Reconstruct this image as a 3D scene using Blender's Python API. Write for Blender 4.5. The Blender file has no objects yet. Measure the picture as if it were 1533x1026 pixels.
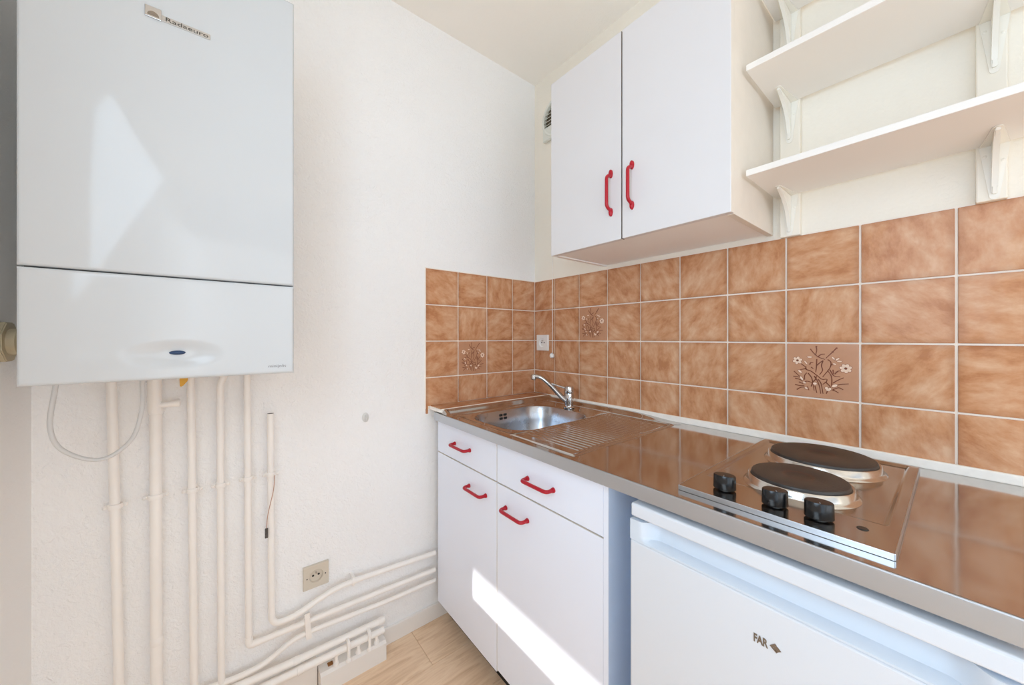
import bpy, bmesh, math, random
from mathutils import Vector, Matrix

random.seed(7)
S = bpy.context.scene
C = S.collection
R = math.radians

# ------------------------------------------------------------------ camera
cam_d = bpy.data.cameras.new('camera')
cam = bpy.data.objects.new('camera', cam_d)
C.objects.link(cam)
cam.location = (1.361, -1.2522, 1.1651)
cam.rotation_euler = (R(90), 0, R(141.04 - 90))
cam_d.sensor_width = 36.0
cam_d.lens = 536.5 / 1533 * 36.0
cam_d.shift_y = -7.55 / 1533
cam_d.clip_start = 0.02
S.camera = cam

# ------------------------------------------------------------------ light
W = bpy.data.worlds.new('sky')
S.world = W
W.use_nodes = True
bg = W.node_tree.nodes['Background']
bg.inputs[0].default_value = (0.78, 0.88, 1.0, 1)
bg.inputs[1].default_value = 1.6

sun_d = bpy.data.lights.new('sun', 'SUN')
sun_d.energy = 12.0
sun_d.angle = R(0.6)
sun_d.color = (1.0, 0.96, 0.91)
sun = bpy.data.objects.new('sun', sun_d)
C.objects.link(sun)
sun.rotation_euler = Vector((-0.67, 1.0, -0.82)).to_track_quat('-Z', 'Y').to_euler()

def area(name, loc, direction, sx, sy, power, col):
    d = bpy.data.lights.new(name, 'AREA')
    d.shape = 'RECTANGLE'
    d.size, d.size_y = sx, sy
    d.energy = power
    d.color = col
    o = bpy.data.objects.new(name, d)
    C.objects.link(o)
    o.location = loc
    o.rotation_euler = Vector(direction).to_track_quat('-Z', 'Z').to_euler()
    return o
area('daylight_window', (1.27, -1.70, 1.53), (-0.4, 1, -0.35), 0.52, 0.84, 13.0, (0.60, 0.80, 1.0))
area('fill_door', (2.20, -1.68, 1.03), (-0.6, 1, 0.1), 0.80, 1.84, 8.0, (0.60, 0.80, 1.0))  # added fill lamp in an invented door, lifts the low cabinet fronts
area('fill_far_door', (3.35, -1.68, 1.03), (-0.8, 1, 0.2), 0.90, 1.84, 10.0, (0.76, 0.89, 1.0))  # second added fill lamp, side light from another invented door
area('fill_opening', (4.04, -0.80, 1.22), (-1, 0, 0.6), 1.45, 2.3, 28.0, (0.88, 0.94, 1.0))  # added fill lamp at the end wall, tilted up to brighten the ceiling

S.cycles.max_bounces = 20            # white room: let the light bounce on
S.cycles.diffuse_bounces = 16
S.cycles.glossy_bounces = 6

S.view_settings.view_transform = 'Standard'
S.view_settings.look = 'None'
S.view_settings.exposure = -0.60
S.view_settings.gamma = 1.0
S.view_settings.use_curve_mapping = False

# ------------------------------------------------------------------ materials
def lin(c):
    return tuple(((v / 255) / 12.92 if v / 255 <= 0.04045 else ((v / 255 + 0.055) / 1.055) ** 2.4) for v in c) + (1,)

class NT:
    def __init__(s, name):
        s.m = bpy.data.materials.new(name)
        s.m.use_nodes = True
        s.t = s.m.node_tree
        s.b = s.t.nodes['Principled BSDF']
    def n(s, typ, **kw):
        nd = s.t.nodes.new(typ)
        for k, v in kw.items():
            setattr(nd, k, v)
        return nd
    def l(s, a, b):
        s.t.links.new(a, b)
    def coords(s, kind='Object'):
        return s.n('ShaderNodeTexCoord').outputs[kind]
    def mapping(s, vec, scale=(1, 1, 1), rot=(0, 0, 0)):
        mp = s.n('ShaderNodeMapping')
        mp.inputs['Scale'].default_value = scale
        mp.inputs['Rotation'].default_value = rot
        s.l(vec, mp.inputs['Vector'])
        return mp.outputs[0]
    def noise(s, vec, scale, detail=4, rough=0.5, dist=0.0):
        nd = s.n('ShaderNodeTexNoise')
        nd.inputs['Scale'].default_value = scale
        nd.inputs['Detail'].default_value = detail
        nd.inputs['Roughness'].default_value = rough
        nd.inputs['Distortion'].default_value = dist
        if vec is not None:
            s.l(vec, nd.inputs['Vector'])
        return nd.outputs['Fac']
    def ramp(s, fac, stops):
        nd = s.n('ShaderNodeValToRGB')
        e = nd.color_ramp.elements
        while len(e) < len(stops):
            e.new(0.5)
        for k, (p, c) in enumerate(stops):
            e[k].position = p
            e[k].color = c
        s.l(fac, nd.inputs[0])
        return nd.outputs[0]
    def bump(s, h, strength, dist):
        nd = s.n('ShaderNodeBump')
        nd.inputs['Strength'].default_value = strength
        nd.inputs['Distance'].default_value = dist
        s.l(h, nd.inputs['Height'])
        s.l(nd.outputs[0], s.b.inputs['Normal'])
        return nd
    def set(s, **kw):
        names = dict(col='Base Color', rough='Roughness', metal='Metallic', spec='Specular IOR Level',
                     coat='Coat Weight', coat_rough='Coat Roughness', trans='Transmission Weight')
        for k, v in kw.items():
            s.b.inputs[names[k]].default_value = v
        return s

M = {}
def simple(name, rgb, rough=0.5, metal=0.0, var=0.03, vscale=6.0, bump=None, **kw):
    """a plain paint, laminate or plastic with faint unevenness of its own colour and gloss"""
    t = NT(name)
    c = lin(rgb)
    v = t.noise(t.coords(), vscale, 3)
    lo = tuple(x * (1 - var) for x in c[:3]) + (1,)
    t.l(t.ramp(v, [(0.3, lo), (0.7, c)]), t.b.inputs['Base Color'])
    t.set(rough=rough, metal=metal, **kw)
    if bump:
        sc, st, di = bump
        t.bump(t.noise(t.coords(), sc, 4, 0.6), st, di)
    M[name] = t.m
    return t

def plaster(name, rgb, strength, fine):
    t = NT(name)
    c = lin(rgb)
    co = t.coords()
    v = t.noise(co, 2.2, 3)
    lo = tuple(x * 0.965 for x in c[:3]) + (1,)
    t.l(t.ramp(v, [(0.3, lo), (0.7, c)]), t.b.inputs['Base Color'])
    a = t.noise(co, fine, 3, 0.55, 1.2)
    b = t.noise(co, fine * 3.2, 3, 0.6, 0.5)
    ad = t.n('ShaderNodeMath', operation='MULTIPLY_ADD')
    t.l(b, ad.inputs[0]); ad.inputs[1].default_value = 0.4; t.l(a, ad.inputs[2])
    t.bump(ad.outputs[0], strength, 0.004)
    t.set(rough=0.75, spec=0.25)
    M[name] = t.m
plaster('plaster', (244, 244, 244), 0.9, 60)
plaster('plaster_back', (240, 234, 222), 0.35, 70)
plaster('ceiling_paint', (246, 242, 235), 0.18, 80)
plaster('plaster_side', (242, 242, 241), 0.3, 60)

simple('laminate', (236, 242, 255), 0.38, var=0.012)  # same white as the wall cabinet, lightened and blued to make up low light
simple('laminate_dimmed', (222, 220, 221), 0.40, var=0.015)  # same white as the base units, greyed to offset strong light
simple('laminate_beige', (228, 220, 209), 0.5, var=0.04, vscale=20)
simple('laminate_grey', (243, 240, 238), 0.45, var=0.02)
simple('panel_sky_tint', (214, 232, 255), 0.4, var=0.05, vscale=4)  # blue skylight of the shaded niche tinted into the colour
simple('shelf_white', (235, 231, 226), 0.45, var=0.02)
simple('bracket_white', (238, 234, 224), 0.35, var=0.03)
simple('board_white', (237, 230, 216), 0.5, var=0.03, bump=(40, 0.1, 0.002))
simple('pipe_paint', (245, 241, 236), 0.32, var=0.04, vscale=14, bump=(45, 0.12, 0.002))
simple('boiler_white', (202, 206, 209), 0.07, var=0.01, spec=0.26)
simple('boiler_body', (205, 207, 207), 0.4)
simple('seam_dark', (70, 70, 68), 0.7)
simple('blue_button', (40, 66, 104), 0.25, var=0.1, vscale=60)
simple('red_plastic', (178, 10, 34), 0.28, var=0.06, vscale=30)
simple('chrome', (205, 205, 206), 0.10, metal=1.0)
simple('badge_metal', (150, 140, 128), 0.32, metal=0.9)
simple('badge_silver', (196, 192, 186), 0.35, metal=0.7)
simple('badge_dark', (62, 58, 52), 0.4)
simple('print_grey', (120, 120, 122), 0.5)
simple('black_plastic', (16, 16, 18), 0.22)
simple('dark_gap', (26, 20, 18), 0.8)
simple('fridge_white', (219, 224, 231), 0.30, var=0.01)
simple('recess_sky_tint', (212, 222, 233), 0.35, var=0.02)  # bluish sky shade of the hollow tinted into the fridge white
simple('socket_beige', (208, 199, 184), 0.42)
simple('hook_greyed', (214, 214, 212), 0.3)  # white hook, greyed so the colour carries its soft shading
simple('socket_white', (238, 237, 234), 0.35)
simple('socket_dark', (34, 30, 28), 0.7)
simple('caulk', (248, 244, 237), 0.6, var=0.06, vscale=60, bump=(60, 0.3, 0.003))
simple('grout', (248, 238, 226), 0.8, var=0.12, vscale=9, bump=(150, 0.2, 0.002))
simple('yellow_plastic', (226, 168, 22), 0.4, var=0.08, vscale=40)
simple('cable_white', (214, 214, 213), 0.35)
simple('wire_copper', (190, 150, 130), 0.45)
simple('clip_metal', (92, 90, 90), 0.4, metal=0.6)
simple('valve_beige', (190, 178, 150), 0.45, var=0.08, vscale=30)
simple('vent_white', (222, 223, 214), 0.45)
simple('vent_dark', (128, 116, 98), 0.7)
simple('print_brown', (124, 62, 32), 0.35, var=0.15, vscale=60)
simple('print_brown_light', (150, 92, 62), 0.35, var=0.1, vscale=60)
simple('print_cream', (234, 204, 180), 0.3, var=0.05, vscale=60)
simple('rust', (150, 100, 50), 0.8, var=0.2, vscale=40)
simple('window_frame', (232, 232, 230), 0.4)
simple('concrete', (190, 186, 178), 0.85, var=0.1)

# glazed tile: cloudy terracotta glaze, darker towards the rim of each tile
def tile_mat():
    t = NT('tile_glaze')
    oi = t.n('ShaderNodeObjectInfo')
    co = t.coords('Object')
    sc = t.n('ShaderNodeVectorMath', operation='SCALE')
    mk = t.n('ShaderNodeCombineXYZ')
    for k in range(3):
        t.l(oi.outputs['Random'], mk.inputs[k])
    t.l(mk.outputs[0], sc.inputs[0]); sc.inputs['Scale'].default_value = 37.0
    ad = t.n('ShaderNodeVectorMath', operation='ADD')
    t.l(co, ad.inputs[0]); t.l(sc.outputs[0], ad.inputs[1])
    rt = t.n('ShaderNodeVectorRotate', rotation_type='Y_AXIS')
    an = t.n('ShaderNodeMath', operation='MULTIPLY'); t.l(oi.outputs['Random'], an.inputs[0]); an.inputs[1].default_value = 19.0
    t.l(ad.outputs[0], rt.inputs['Vector']); t.l(an.outputs[0], rt.inputs['Angle'])
    mp2 = t.mapping(rt.outputs[0], (1.7, 1.0, 0.9))
    a = t.noise(mp2, 16, 5, 0.60, 0.2)
    b = t.noise(mp2, 60, 4, 0.7, 0.4)
    m = t.n('ShaderNodeMath', operation='MULTIPLY_ADD')
    t.l(b, m.inputs[0]); m.inputs[1].default_value = 0.20; t.l(a, m.inputs[2])
    col = t.ramp(m.outputs[0], [(0.42, lin((180, 124, 86))), (0.56, lin((198, 146, 108))), (0.80, lin((214, 174, 142)))])
    # darker rim: distance to the tile edge in the tile's own coordinates
    sx = t.n('ShaderNodeSeparateXYZ'); t.l(co, sx.inputs[0])
    ds = []
    for k in (0, 2):
        ab = t.n('ShaderNodeMath', operation='ABSOLUTE'); t.l(sx.outputs[k], ab.inputs[0]); ds.append(ab.outputs[0])
    mx = t.n('ShaderNodeMath', operation='MAXIMUM'); t.l(ds[0], mx.inputs[0]); t.l(ds[1], mx.inputs[1])
    rim = t.ramp(mx.outputs[0], [(0.060, (1, 1, 1, 1)), (0.0745, (0.80, 0.74, 0.69, 1))])
    mix = t.n('ShaderNodeMix', data_type='RGBA', blend_type='MULTIPLY')
    mix.inputs[0].default_value = 1.0
    t.l(col, mix.inputs[6]); t.l(rim, mix.inputs[7])
    t.l(mix.outputs[2], t.b.inputs['Base Color'])
    t.set(rough=0.13, spec=0.12)
    t.bump(t.noise(co, 30, 3, 0.5), 0.22, 0.003)
    M['tile_glaze'] = t.m
tile_mat()
simple('tile_decor', (192, 142, 110), 0.2, var=0.08, vscale=30, bump=(22, 0.1, 0.003))

def steel(name, rough, rgb, wave=0.0, brush=None):
    t = NT(name)
    co = t.coords()
    t.set(col=lin(rgb), metal=1.0, rough=rough)
    v = t.noise(co, 7, 4)
    rr = t.n('ShaderNodeMapRange')
    rr.inputs['To Min'].default_value = rough * 0.8
    rr.inputs['To Max'].default_value = rough * 1.25
    t.l(v, rr.inputs[0]); t.l(rr.outputs[0], t.b.inputs['Roughness'])
    if wave:
        t.bump(t.noise(co, 9, 2, 0.4), wave, 0.004)
    elif brush:
        t.bump(t.noise(t.mapping(co, brush), 60, 3, 0.6), 0.10, 0.001)
    M[name] = t.m
steel('steel_top', 0.10, (198, 193, 189), wave=0.16)
steel('steel_front', 0.34, (196, 200, 206), brush=(0.6, 14, 14))
steel('steel_basin', 0.26, (186, 190, 197))
steel('steel_hob', 0.15, (186, 178, 170), wave=0.08)
steel('steel_ring', 0.20, (206, 202, 196))

def plate_mat():
    t = NT('cast_plate')
    co = t.coords('Object')
    ln = t.n('ShaderNodeVectorMath', operation='LENGTH')
    sx = t.n('ShaderNodeSeparateXYZ'); t.l(co, sx.inputs[0])
    cb = t.n('ShaderNodeCombineXYZ'); t.l(sx.outputs[0], cb.inputs[0]); t.l(sx.outputs[1], cb.inputs[1])
    t.l(cb.outputs[0], ln.inputs[0])
    base = t.ramp(ln.outputs['Value'], [(0.0, lin((50, 42, 38))), (0.020, lin((52, 40, 35))), (0.024, lin((80, 48, 36))), (0.027, lin((56, 47, 43))), (0.09, lin((52, 47, 44)))])
    t.l(base, t.b.inputs['Base Color'])
    wv = t.n('ShaderNodeMath', operation='SINE')
    ml = t.n('ShaderNodeMath', operation='MULTIPLY'); t.l(ln.outputs['Value'], ml.inputs[0]); ml.inputs[1].default_value = 1500
    t.l(ml.outputs[0], wv.inputs[0])
    t.bump(wv.outputs[0], 0.12, 0.0006)
    t.set(rough=0.42)
    M['cast_plate'] = t.m
plate_mat()

def wood_mat():
    t = NT('oak_laminate')
    oi = t.n('ShaderNodeObjectInfo')
    co = t.coords('Object')
    mk = t.n('ShaderNodeCombineXYZ'); t.l(oi.outputs['Random'], mk.inputs[0]); t.l(oi.outputs['Random'], mk.inputs[1])
    sc = t.n('ShaderNodeVectorMath', operation='SCALE'); t.l(mk.outputs[0], sc.inputs[0]); sc.inputs['Scale'].default_value = 23
    ad = t.n('ShaderNodeVectorMath', operation='ADD'); t.l(co, ad.inputs[0]); t.l(sc.outputs[0], ad.inputs[1])
    mp = t.mapping(ad.outputs[0], (9, 1.0, 9))
    a = t.noise(mp, 5, 5, 0.6, 1.4)
    t.l(t.ramp(a, [(0.30, lin((214, 180, 146))), (0.5, lin((232, 202, 170))), (0.72, lin((242, 217, 188)))]), t.b.inputs['Base Color'])
    t.set(rough=0.42)
    t.bump(a, 0.05, 0.001)
    M['oak_laminate'] = t.m
wood_mat()

# ------------------------------------------------------------------ builders
ORG = {}                                     # world origin of each object, so parts can be given in room coordinates

def link(o, parent=None, org=Vector((0, 0, 0))):
    C.objects.link(o)
    if parent is not None:
        o.parent = parent
    ORG[o.name] = org
    return o

def tag(o, label, cat, group=None, kind=None):
    o['label'] = label
    o['category'] = cat
    if group:
        o['group'] = group
    if kind:
        o['kind'] = kind
    return o

def thing(name, loc, label, cat, group=None):
    o = bpy.data.objects.new(name, None)
    o.empty_display_size = 0.05
    o.location = loc
    link(o, None, Vector(loc))
    return tag(o, label, cat, group)

def obj(name, bm, mat, parent=None, smooth=False, org=None):
    """one mesh object; bm is in room coordinates, moved to the origin of its thing"""
    if parent is not None:
        og = ORG[parent.name]
    else:
        og = Vector(org) if org is not None else Vector((0, 0, 0))
    bmesh.ops.translate(bm, verts=bm.verts, vec=-og)
    bmesh.ops.recalc_face_normals(bm, faces=bm.faces)
    me = bpy.data.meshes.new(name)
    bm.to_mesh(me)
    bm.free()
    if smooth:
        for p in me.polygons:
            p.use_smooth = True
        try:
            me.set_sharp_from_angle(angle=R(smooth if smooth is not True else 40))
        except Exception:
            pass
    me.materials.append(M[mat])
    o = bpy.data.objects.new(name, me)
    link(o, parent, og)
    if parent is None:
        o.location = og
    return o

def B():
    return bmesh.new()

def bx(bm, lo, hi, bev=0.0, seg=2):
    lo, hi = Vector(lo), Vector(hi)
    r = bmesh.ops.create_cube(bm, size=1.0, matrix=Matrix.Translation((lo + hi) / 2) @ Matrix.Diagonal((hi.x - lo.x, hi.y - lo.y, hi.z - lo.z, 1)))
    if bev > 0:
        es = list({e for v in r['verts'] for e in v.link_edges})
        bmesh.ops.bevel(bm, geom=es, offset=bev, offset_type='OFFSET', segments=seg, profile=0.5, affect='EDGES', clamp_overlap=True)
    return bm

def box(name, lo, hi, mat, parent=None, bev=0.0015, seg=2, **kw):
    return obj(name, bx(B(), lo, hi, bev, seg), mat, parent, **kw)

def fillet(pts, rad, n=6):
    """round the corners of a polyline"""
    pts = [Vector(p) for p in pts]
    out = [pts[0]]
    for i in range(1, len(pts) - 1):
        a, b, c = pts[i - 1], pts[i], pts[i + 1]
        u, v = (a - b), (c - b)
        r = min(rad, u.length * 0.48, v.length * 0.48)
        p, q = b + u.normalized() * r, b + v.normalized() * r
        for k in range(n + 1):
            t = k / n
            out.append(p * (1 - t) ** 2 + b * 2 * t * (1 - t) + q * t ** 2)
    out.append(pts[-1])
    return out

def spline(pts, n=8):
    pts = [Vector(p) for p in pts]
    P = [pts[0] * 2 - pts[1]] + pts + [pts[-1] * 2 - pts[-2]]
    out = []
    for i in range(1, len(P) - 2):
        for k in range(n):
            t = k / n
            p0, p1, p2, p3 = P[i - 1:i + 3]
            out.append(0.5 * ((2 * p1) + (p2 - p0) * t + (2 * p0 - 5 * p1 + 4 * p2 - p3) * t * t + (3 * p1 - p0 - 3 * p2 + p3) * t ** 3))
    out.append(pts[-1])
    return out

def tube(bm, path, r, seg=14, flat=(1, 1), cap=True):
    path = [Vector(p) for p in path]
    n = len(path)
    rs = r if isinstance(r, (list, tuple)) else [r] * n
    tan = []
    for i in range(n):
        a = path[max(i - 1, 0)]
        b = path[min(i + 1, n - 1)]
        tan.append((b - a).normalized())
    up = Vector((0, 0, 1)) if abs(tan[0].z) < 0.9 else Vector((0, 1, 0))
    nx = tan[0].cross(up).normalized()
    rings = []
    for i in range(n):
        if i:
            nx = (nx - tan[i] * nx.dot(tan[i])).normalized()
        ny = tan[i].cross(nx)
        rings.append([bm.verts.new(path[i] + nx * math.cos(2 * math.pi * k / seg) * rs[i] * flat[0] + ny * math.sin(2 * math.pi * k / seg) * rs[i] * flat[1]) for k in range(seg)])
    for i in range(n - 1):
        for k in range(seg):
            bm.faces.new((rings[i][k], rings[i][(k + 1) % seg], rings[i + 1][(k + 1) % seg], rings[i + 1][k]))
    if cap:
        bm.faces.new(rings[0][::-1])
        bm.faces.new(rings[-1])
    return bm

def lathe(bm, c, prof, seg=40, axis='z', sy=1.0):
    """profile of (radius, height) about an axis through c; axis 'z', 'x', 'y' or '-y'"""
    c = Vector(c)
    def P(r, h, a):
        u, v = math.cos(a) * r, math.sin(a) * r * sy
        return c + {'z': Vector((u, v, h)), 'x': Vector((h, u, v)), 'y': Vector((u, h, v)), '-y': Vector((u, -h, v))}[axis]
    rings = []
    for r, h in prof:
        if r < 1e-6:
            rings.append([bm.verts.new(P(0, h, 0))])
        else:
            rings.append([bm.verts.new(P(r, h, 2 * math.pi * k / seg)) for k in range(seg)])
    for a, b in zip(rings, rings[1:]):
        for k in range(seg):
            k2 = (k + 1) % seg
            if len(a) == 1 and len(b) == 1:
                continue
            if len(a) == 1:
                bm.faces.new((a[0], b[k], b[k2]))
            elif len(b) == 1:
                bm.faces.new((a[k], a[k2], b[0]))
            else:
                bm.faces.new((a[k], a[k2], b[k2], b[k]))
    return bm

def prism(bm, pts, d):
    """extrude a planar polygon (room coordinates) by vector d"""
    d = Vector(d)
    a = [bm.verts.new(Vector(p)) for p in pts]
    b = [bm.verts.new(Vector(p) + d) for p in pts]
    n = len(pts)
    bm.faces.new(a[::-1])
    bm.faces.new(b)
    for k in range(n):
        bm.faces.new((a[k], a[(k + 1) % n], b[(k + 1) % n], b[k]))
    return bm

def grid(bm, x0, x1, nx, y0, y1, ny, zf):
    vs = [[bm.verts.new((x0 + (x1 - x0) * i / nx, y0 + (y1 - y0) * j / ny, zf(x0 + (x1 - x0) * i / nx, y0 + (y1 - y0) * j / ny))) for j in range(ny + 1)] for i in range(nx + 1)]
    for i in range(nx):
        for j in range(ny):
            bm.faces.new((vs[i][j], vs[i + 1][j], vs[i + 1][j + 1], vs[i][j + 1]))
    return vs

def text_mesh(body, size, depth=0.0, bold=0.0):
    cu = bpy.data.curves.new('letters', 'FONT')
    cu.body = body
    cu.size = size
    cu.extrude = depth
    cu.offset = bold
    cu.resolution_u = 3
    o = bpy.data.objects.new('letters', cu)
    C.objects.link(o)
    dg = bpy.context.evaluated_depsgraph_get()
    me = bpy.data.meshes.new_from_object(o.evaluated_get(dg))
    bpy.data.objects.remove(o)
    bpy.data.curves.remove(cu)
    bm = B()
    bm.from_mesh(me)
    bpy.data.meshes.remove(me)
    return bm

def place_text(bm, origin, right, up, width=None, height=None):
    """lay flat text (in xy) on a surface: right / up are unit vectors in the room"""
    xs = [v.co.x for v in bm.verts]; ys = [v.co.y for v in bm.verts]
    w, h = max(xs) - min(xs), max(ys) - min(ys)
    fx = width / w if width else 1
    fy = height / h if height else fx
    right, up = Vector(right), Vector(up)
    nrm = right.cross(up)
    x0, y0 = min(xs), min(ys)
    for v in bm.verts:
        v.co = Vector(origin) + right * (v.co.x - x0) * fx + up * (v.co.y - y0) * fy + nrm * v.co.z
    return bm

# ================================================================== setting
CEIL = 2.46
XR = 4.00
YF = -1.60
# floor: screed with oak planks laid along the boiler wall
fl = box('floor', (-0.1, YF - 0.25, -0.12), (XR + 0.1, 0.1, -0.008), 'concrete', bev=0)
tag(fl, 'light oak plank floor', 'floor', kind='structure')
PW, PL = 0.192, 1.28
bm = bx(B(), (-PW / 2 + 0.0004, -PL / 2 + 0.0004, -0.008), (PW / 2 - 0.0004, PL / 2 - 0.0004, 0.0), 0.0012, 1)
me = bpy.data.meshes.new('plank'); bm.to_mesh(me); bm.free(); me.materials.append(M['oak_laminate'])
def cut_plank(x0, x1, y0, y1):
    box('plank', (x0 + 0.0004, y0 + 0.0004, -0.008), (x1 - 0.0004, y1 - 0.0004, 0.0), 'oak_laminate', fl, 0.0012, 1)
k = 0
x = 0.0
while x < XR - 0.01:
    x1 = min(x + PW, XR)
    y = YF - (0.35 + 0.47 * k) % PL
    while y < 0 - 0.01:
        a, b = max(y, YF), min(y + PL, 0.0)
        if b - a > 0.02:
            o = obj('plank', bx(B(), (x + 0.0004, a + 0.0004, -0.008), (x1 - 0.0004, b - 0.0004, 0.0), 0.0012, 1), 'oak_laminate', fl)
        y += PL
    x = x1
    k += 1

ce = box('ceiling', (-0.1, YF - 0.25, CEIL), (XR + 0.1, 0.1, CEIL + 0.1), 'ceiling_paint', bev=0)
tag(ce, 'plain cream painted ceiling', 'ceiling', kind='structure')
wl = box('wall_left', (-0.1, YF - 0.25, -0.05), (0.0, 0.1, CEIL), 'plaster', bev=0)
tag(wl, 'white textured plaster wall behind the boiler and pipes', 'wall', kind='structure')
wb = box('wall_back', (0.0, 0.0, -0.05), (XR, 0.1, CEIL), 'plaster_back', bev=0)
tag(wb, 'cream plaster wall with the tiled splashback behind the worktop', 'wall', kind='structure')
# window wall: pier, breast below the sill, lintel; two door holes further along, added to let light in
WX0, WX1, WZ0, WZ1 = 0.991, 1.76, 1.10, 1.97
DX0, DX1 = 1.80, 2.60
EX0, EX1 = 2.90, 3.80
bm = B()
bx(bm, (0, YF - 0.25, -0.05), (WX0, YF, CEIL))
bx(bm, (WX0, YF - 0.25, -0.05), (WX1, YF, WZ0))
bx(bm, (WX0, YF - 0.25, WZ1), (DX1, YF, CEIL))
bx(bm, (WX1, YF - 0.25, -0.05), (DX0, YF, WZ1))
bx(bm, (DX1, YF - 0.25, -0.05), (EX0, YF, CEIL))
bx(bm, (EX0, YF - 0.25, WZ1), (EX1, YF, CEIL))
bx(bm, (EX1, YF - 0.25, -0.05), (XR, YF, CEIL))
bx(bm, (DX0, YF - 0.25, -0.05), (DX1, YF, 0.06))
bx(bm, (EX0, YF - 0.25, -0.05), (EX1, YF, 0.06))
wf = obj('wall_front', bm, 'plaster_side')
tag(wf, 'pale plaster window wall at the left edge beside the boiler', 'wall', kind='structure')
# unseen far end of the room: wide opening added for the fill lamp
bm = B()
bx(bm, (XR, YF, -0.05), (XR + 0.1, -1.53, CEIL))
bx(bm, (XR, -0.07, -0.05), (XR + 0.1, 0.1, CEIL))
bx(bm, (XR, -1.53, 2.38), (XR + 0.1, -0.07, CEIL))
wr = obj('wall_right', bm, 'plaster_side')
tag(wr, 'unseen pale plaster end wall with a wide opening added for light', 'wall', kind='structure')
# window behind the camera, and two door frames added for the fill lamps
def frame(name, x0, x1, z0, z1, label, cat):
    t = thing(name, ((x0 + x1) / 2, YF - 0.2, z0), label, cat)
    t['kind'] = 'structure'
    for lo, hi in (((x0, -1.84, z0), (x1, -1.79, z0 + 0.012)), ((x0, -1.84, z1 - 0.04), (x1, -1.79, z1)),
                   ((x0, -1.84, z0 + 0.013), (x0 + 0.03, -1.79, z1 - 0.041)), ((x1 - 0.03, -1.84, z0 + 0.013), (x1, -1.79, z1 - 0.041))):
        box('frame_bar', lo, hi, 'window_frame', t, 0.002)
frame('window_1', WX0, WX1, WZ0, WZ1, 'white framed window in the wall behind the camera', 'window')
frame('added_door', DX0, DX1, 0.06, WZ1, 'unseen white door frame added behind the camera to admit light', 'door')
frame('added_far_door', EX0, EX1, 0.06, WZ1, 'unseen white door frame added at the far end to admit light', 'door')
# unseen slab added outside, cuts the sun down to a low band
sl = box('sun_cut_slab', (-1.0, -3.25, 2.542), (XR + 2.5, -1.86, 2.75), 'concrete', bev=0)
tag(sl, 'unseen concrete slab added outside above the window to cut the sun', 'slab', kind='structure')

# baseboard along the boiler wall
bb = box('baseboard_left', (0.0, -0.79, 0.0), (0.011, -0.50, 0.062), 'shelf_white', None, 0.002)
tag(bb, 'low white skirting board between pipe box and cabinet', 'skirting board', kind='structure')

# ================================================================== tiles
TP = 0.1521
TB0, TA0 = 0.146, 0.1518
ROWS = [1.45, 1.30, 1.15, 1.00]
J = 0.0022
def tile_mesh(w, h, axis):
    """face of the tile looks to -y (axis 'b') or to +x (axis 'a'); centred on its own origin"""
    bm = B()
    if axis == 'b':
        bx(bm, (-w / 2 + J, -0.0055, -h / 2 + J), (w / 2 - J, 0.0, h / 2 - J), 0.0013, 2)
    else:
        bx(bm, (0.0, -w / 2 + J, -h / 2 + J), (0.0055, w / 2 - J, h / 2 - J), 0.0013, 2)
    bmesh.ops.recalc_face_normals(bm, faces=bm.faces)
    me = bpy.data.meshes.new('tile'); bm.to_mesh(me); bm.free()
    me.materials.append(M['tile_glaze'])
    return me
MESH = {}
def tile(parent, axis, u0, u1, z0, z1, decor=False):
    w, h = round(u1 - u0, 4), round(z1 - z0, 4)
    key = (w, h, axis, decor)
    if key not in MESH:
        MESH[key] = tile_mesh(w, h, axis)
        if decor:
            MESH[key].materials[0] = M['tile_decor']
    o = bpy.data.objects.new('tile', MESH[key])
    jit = random.uniform(0, 0.0006)
    if axis == 'b':
        loc = Vector(((u0 + u1) / 2, -0.0005 - jit, (z0 + z1) / 2))
    else:
        loc = Vector((0.0005 + jit, (u0 + u1) / 2, (z0 + z1) / 2))
    C.objects.link(o)
    o.parent = parent
    o.location = loc
    ORG[o.name] = loc
    o.rotation_euler = (random.uniform(-.002, .002), random.uniform(-.0015, .0015), random.uniform(-.002, .002))
    return o
# rim of the glaze is read on x/z, so the tiles on the boiler wall are the same mesh turned
def tile_a(parent, y0, y1, z0, z1, decor=False):
    o = tile(parent, 'b', y0, y1, z0, z1, decor)
    o.location = Vector((0.0005, (y0 + y1) / 2, (z0 + z1) / 2))
    ORG[o.name] = o.location.copy()
    o.rotation_euler = (random.uniform(-.002, .002), random.uniform(-.0015, .0015), math.pi / 2)
    return o
box('grout_bed', (0.0, -0.0030, 0.872), (1.80, 0.0, 1.4515), 'grout', wb, 0)
box('grout_bed', (0.0, -0.6095, 0.872), (0.0030, 0.0, 1.4515), 'grout', wl, 0)
decor_tiles = []
us = [0.0045] + [TB0 + TP * k for k in range(12)]
for c in range(len(us) - 1):
    for r, zt in enumerate(ROWS):
        zb = ROWS[r + 1] if r < 3 else 0.885
        dec = (c == 2 and r == 1) or (c == 7 and r == 2)
        o = tile(wb, 'b', us[c], us[c + 1], zb, zt, dec)
        if dec:
            decor_tiles.append((o, 'b'))
ua = [-0.0065, -TA0, -TA0 - TP, -TA0 - 2 * TP, -TA0 - 3 * TP]
for c in range(4):
    for r, zt in enumerate(ROWS):
        if c == 3 and r == 3:
            continue
        zb = ROWS[r + 1] if r < 3 else 0.885
        dec = (c == 2 and r == 2)
        o = tile_a(wl, ua[c + 1], ua[c], zb, zt, dec)
        if dec:
            decor_tiles.append((o, 'a'))
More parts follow.
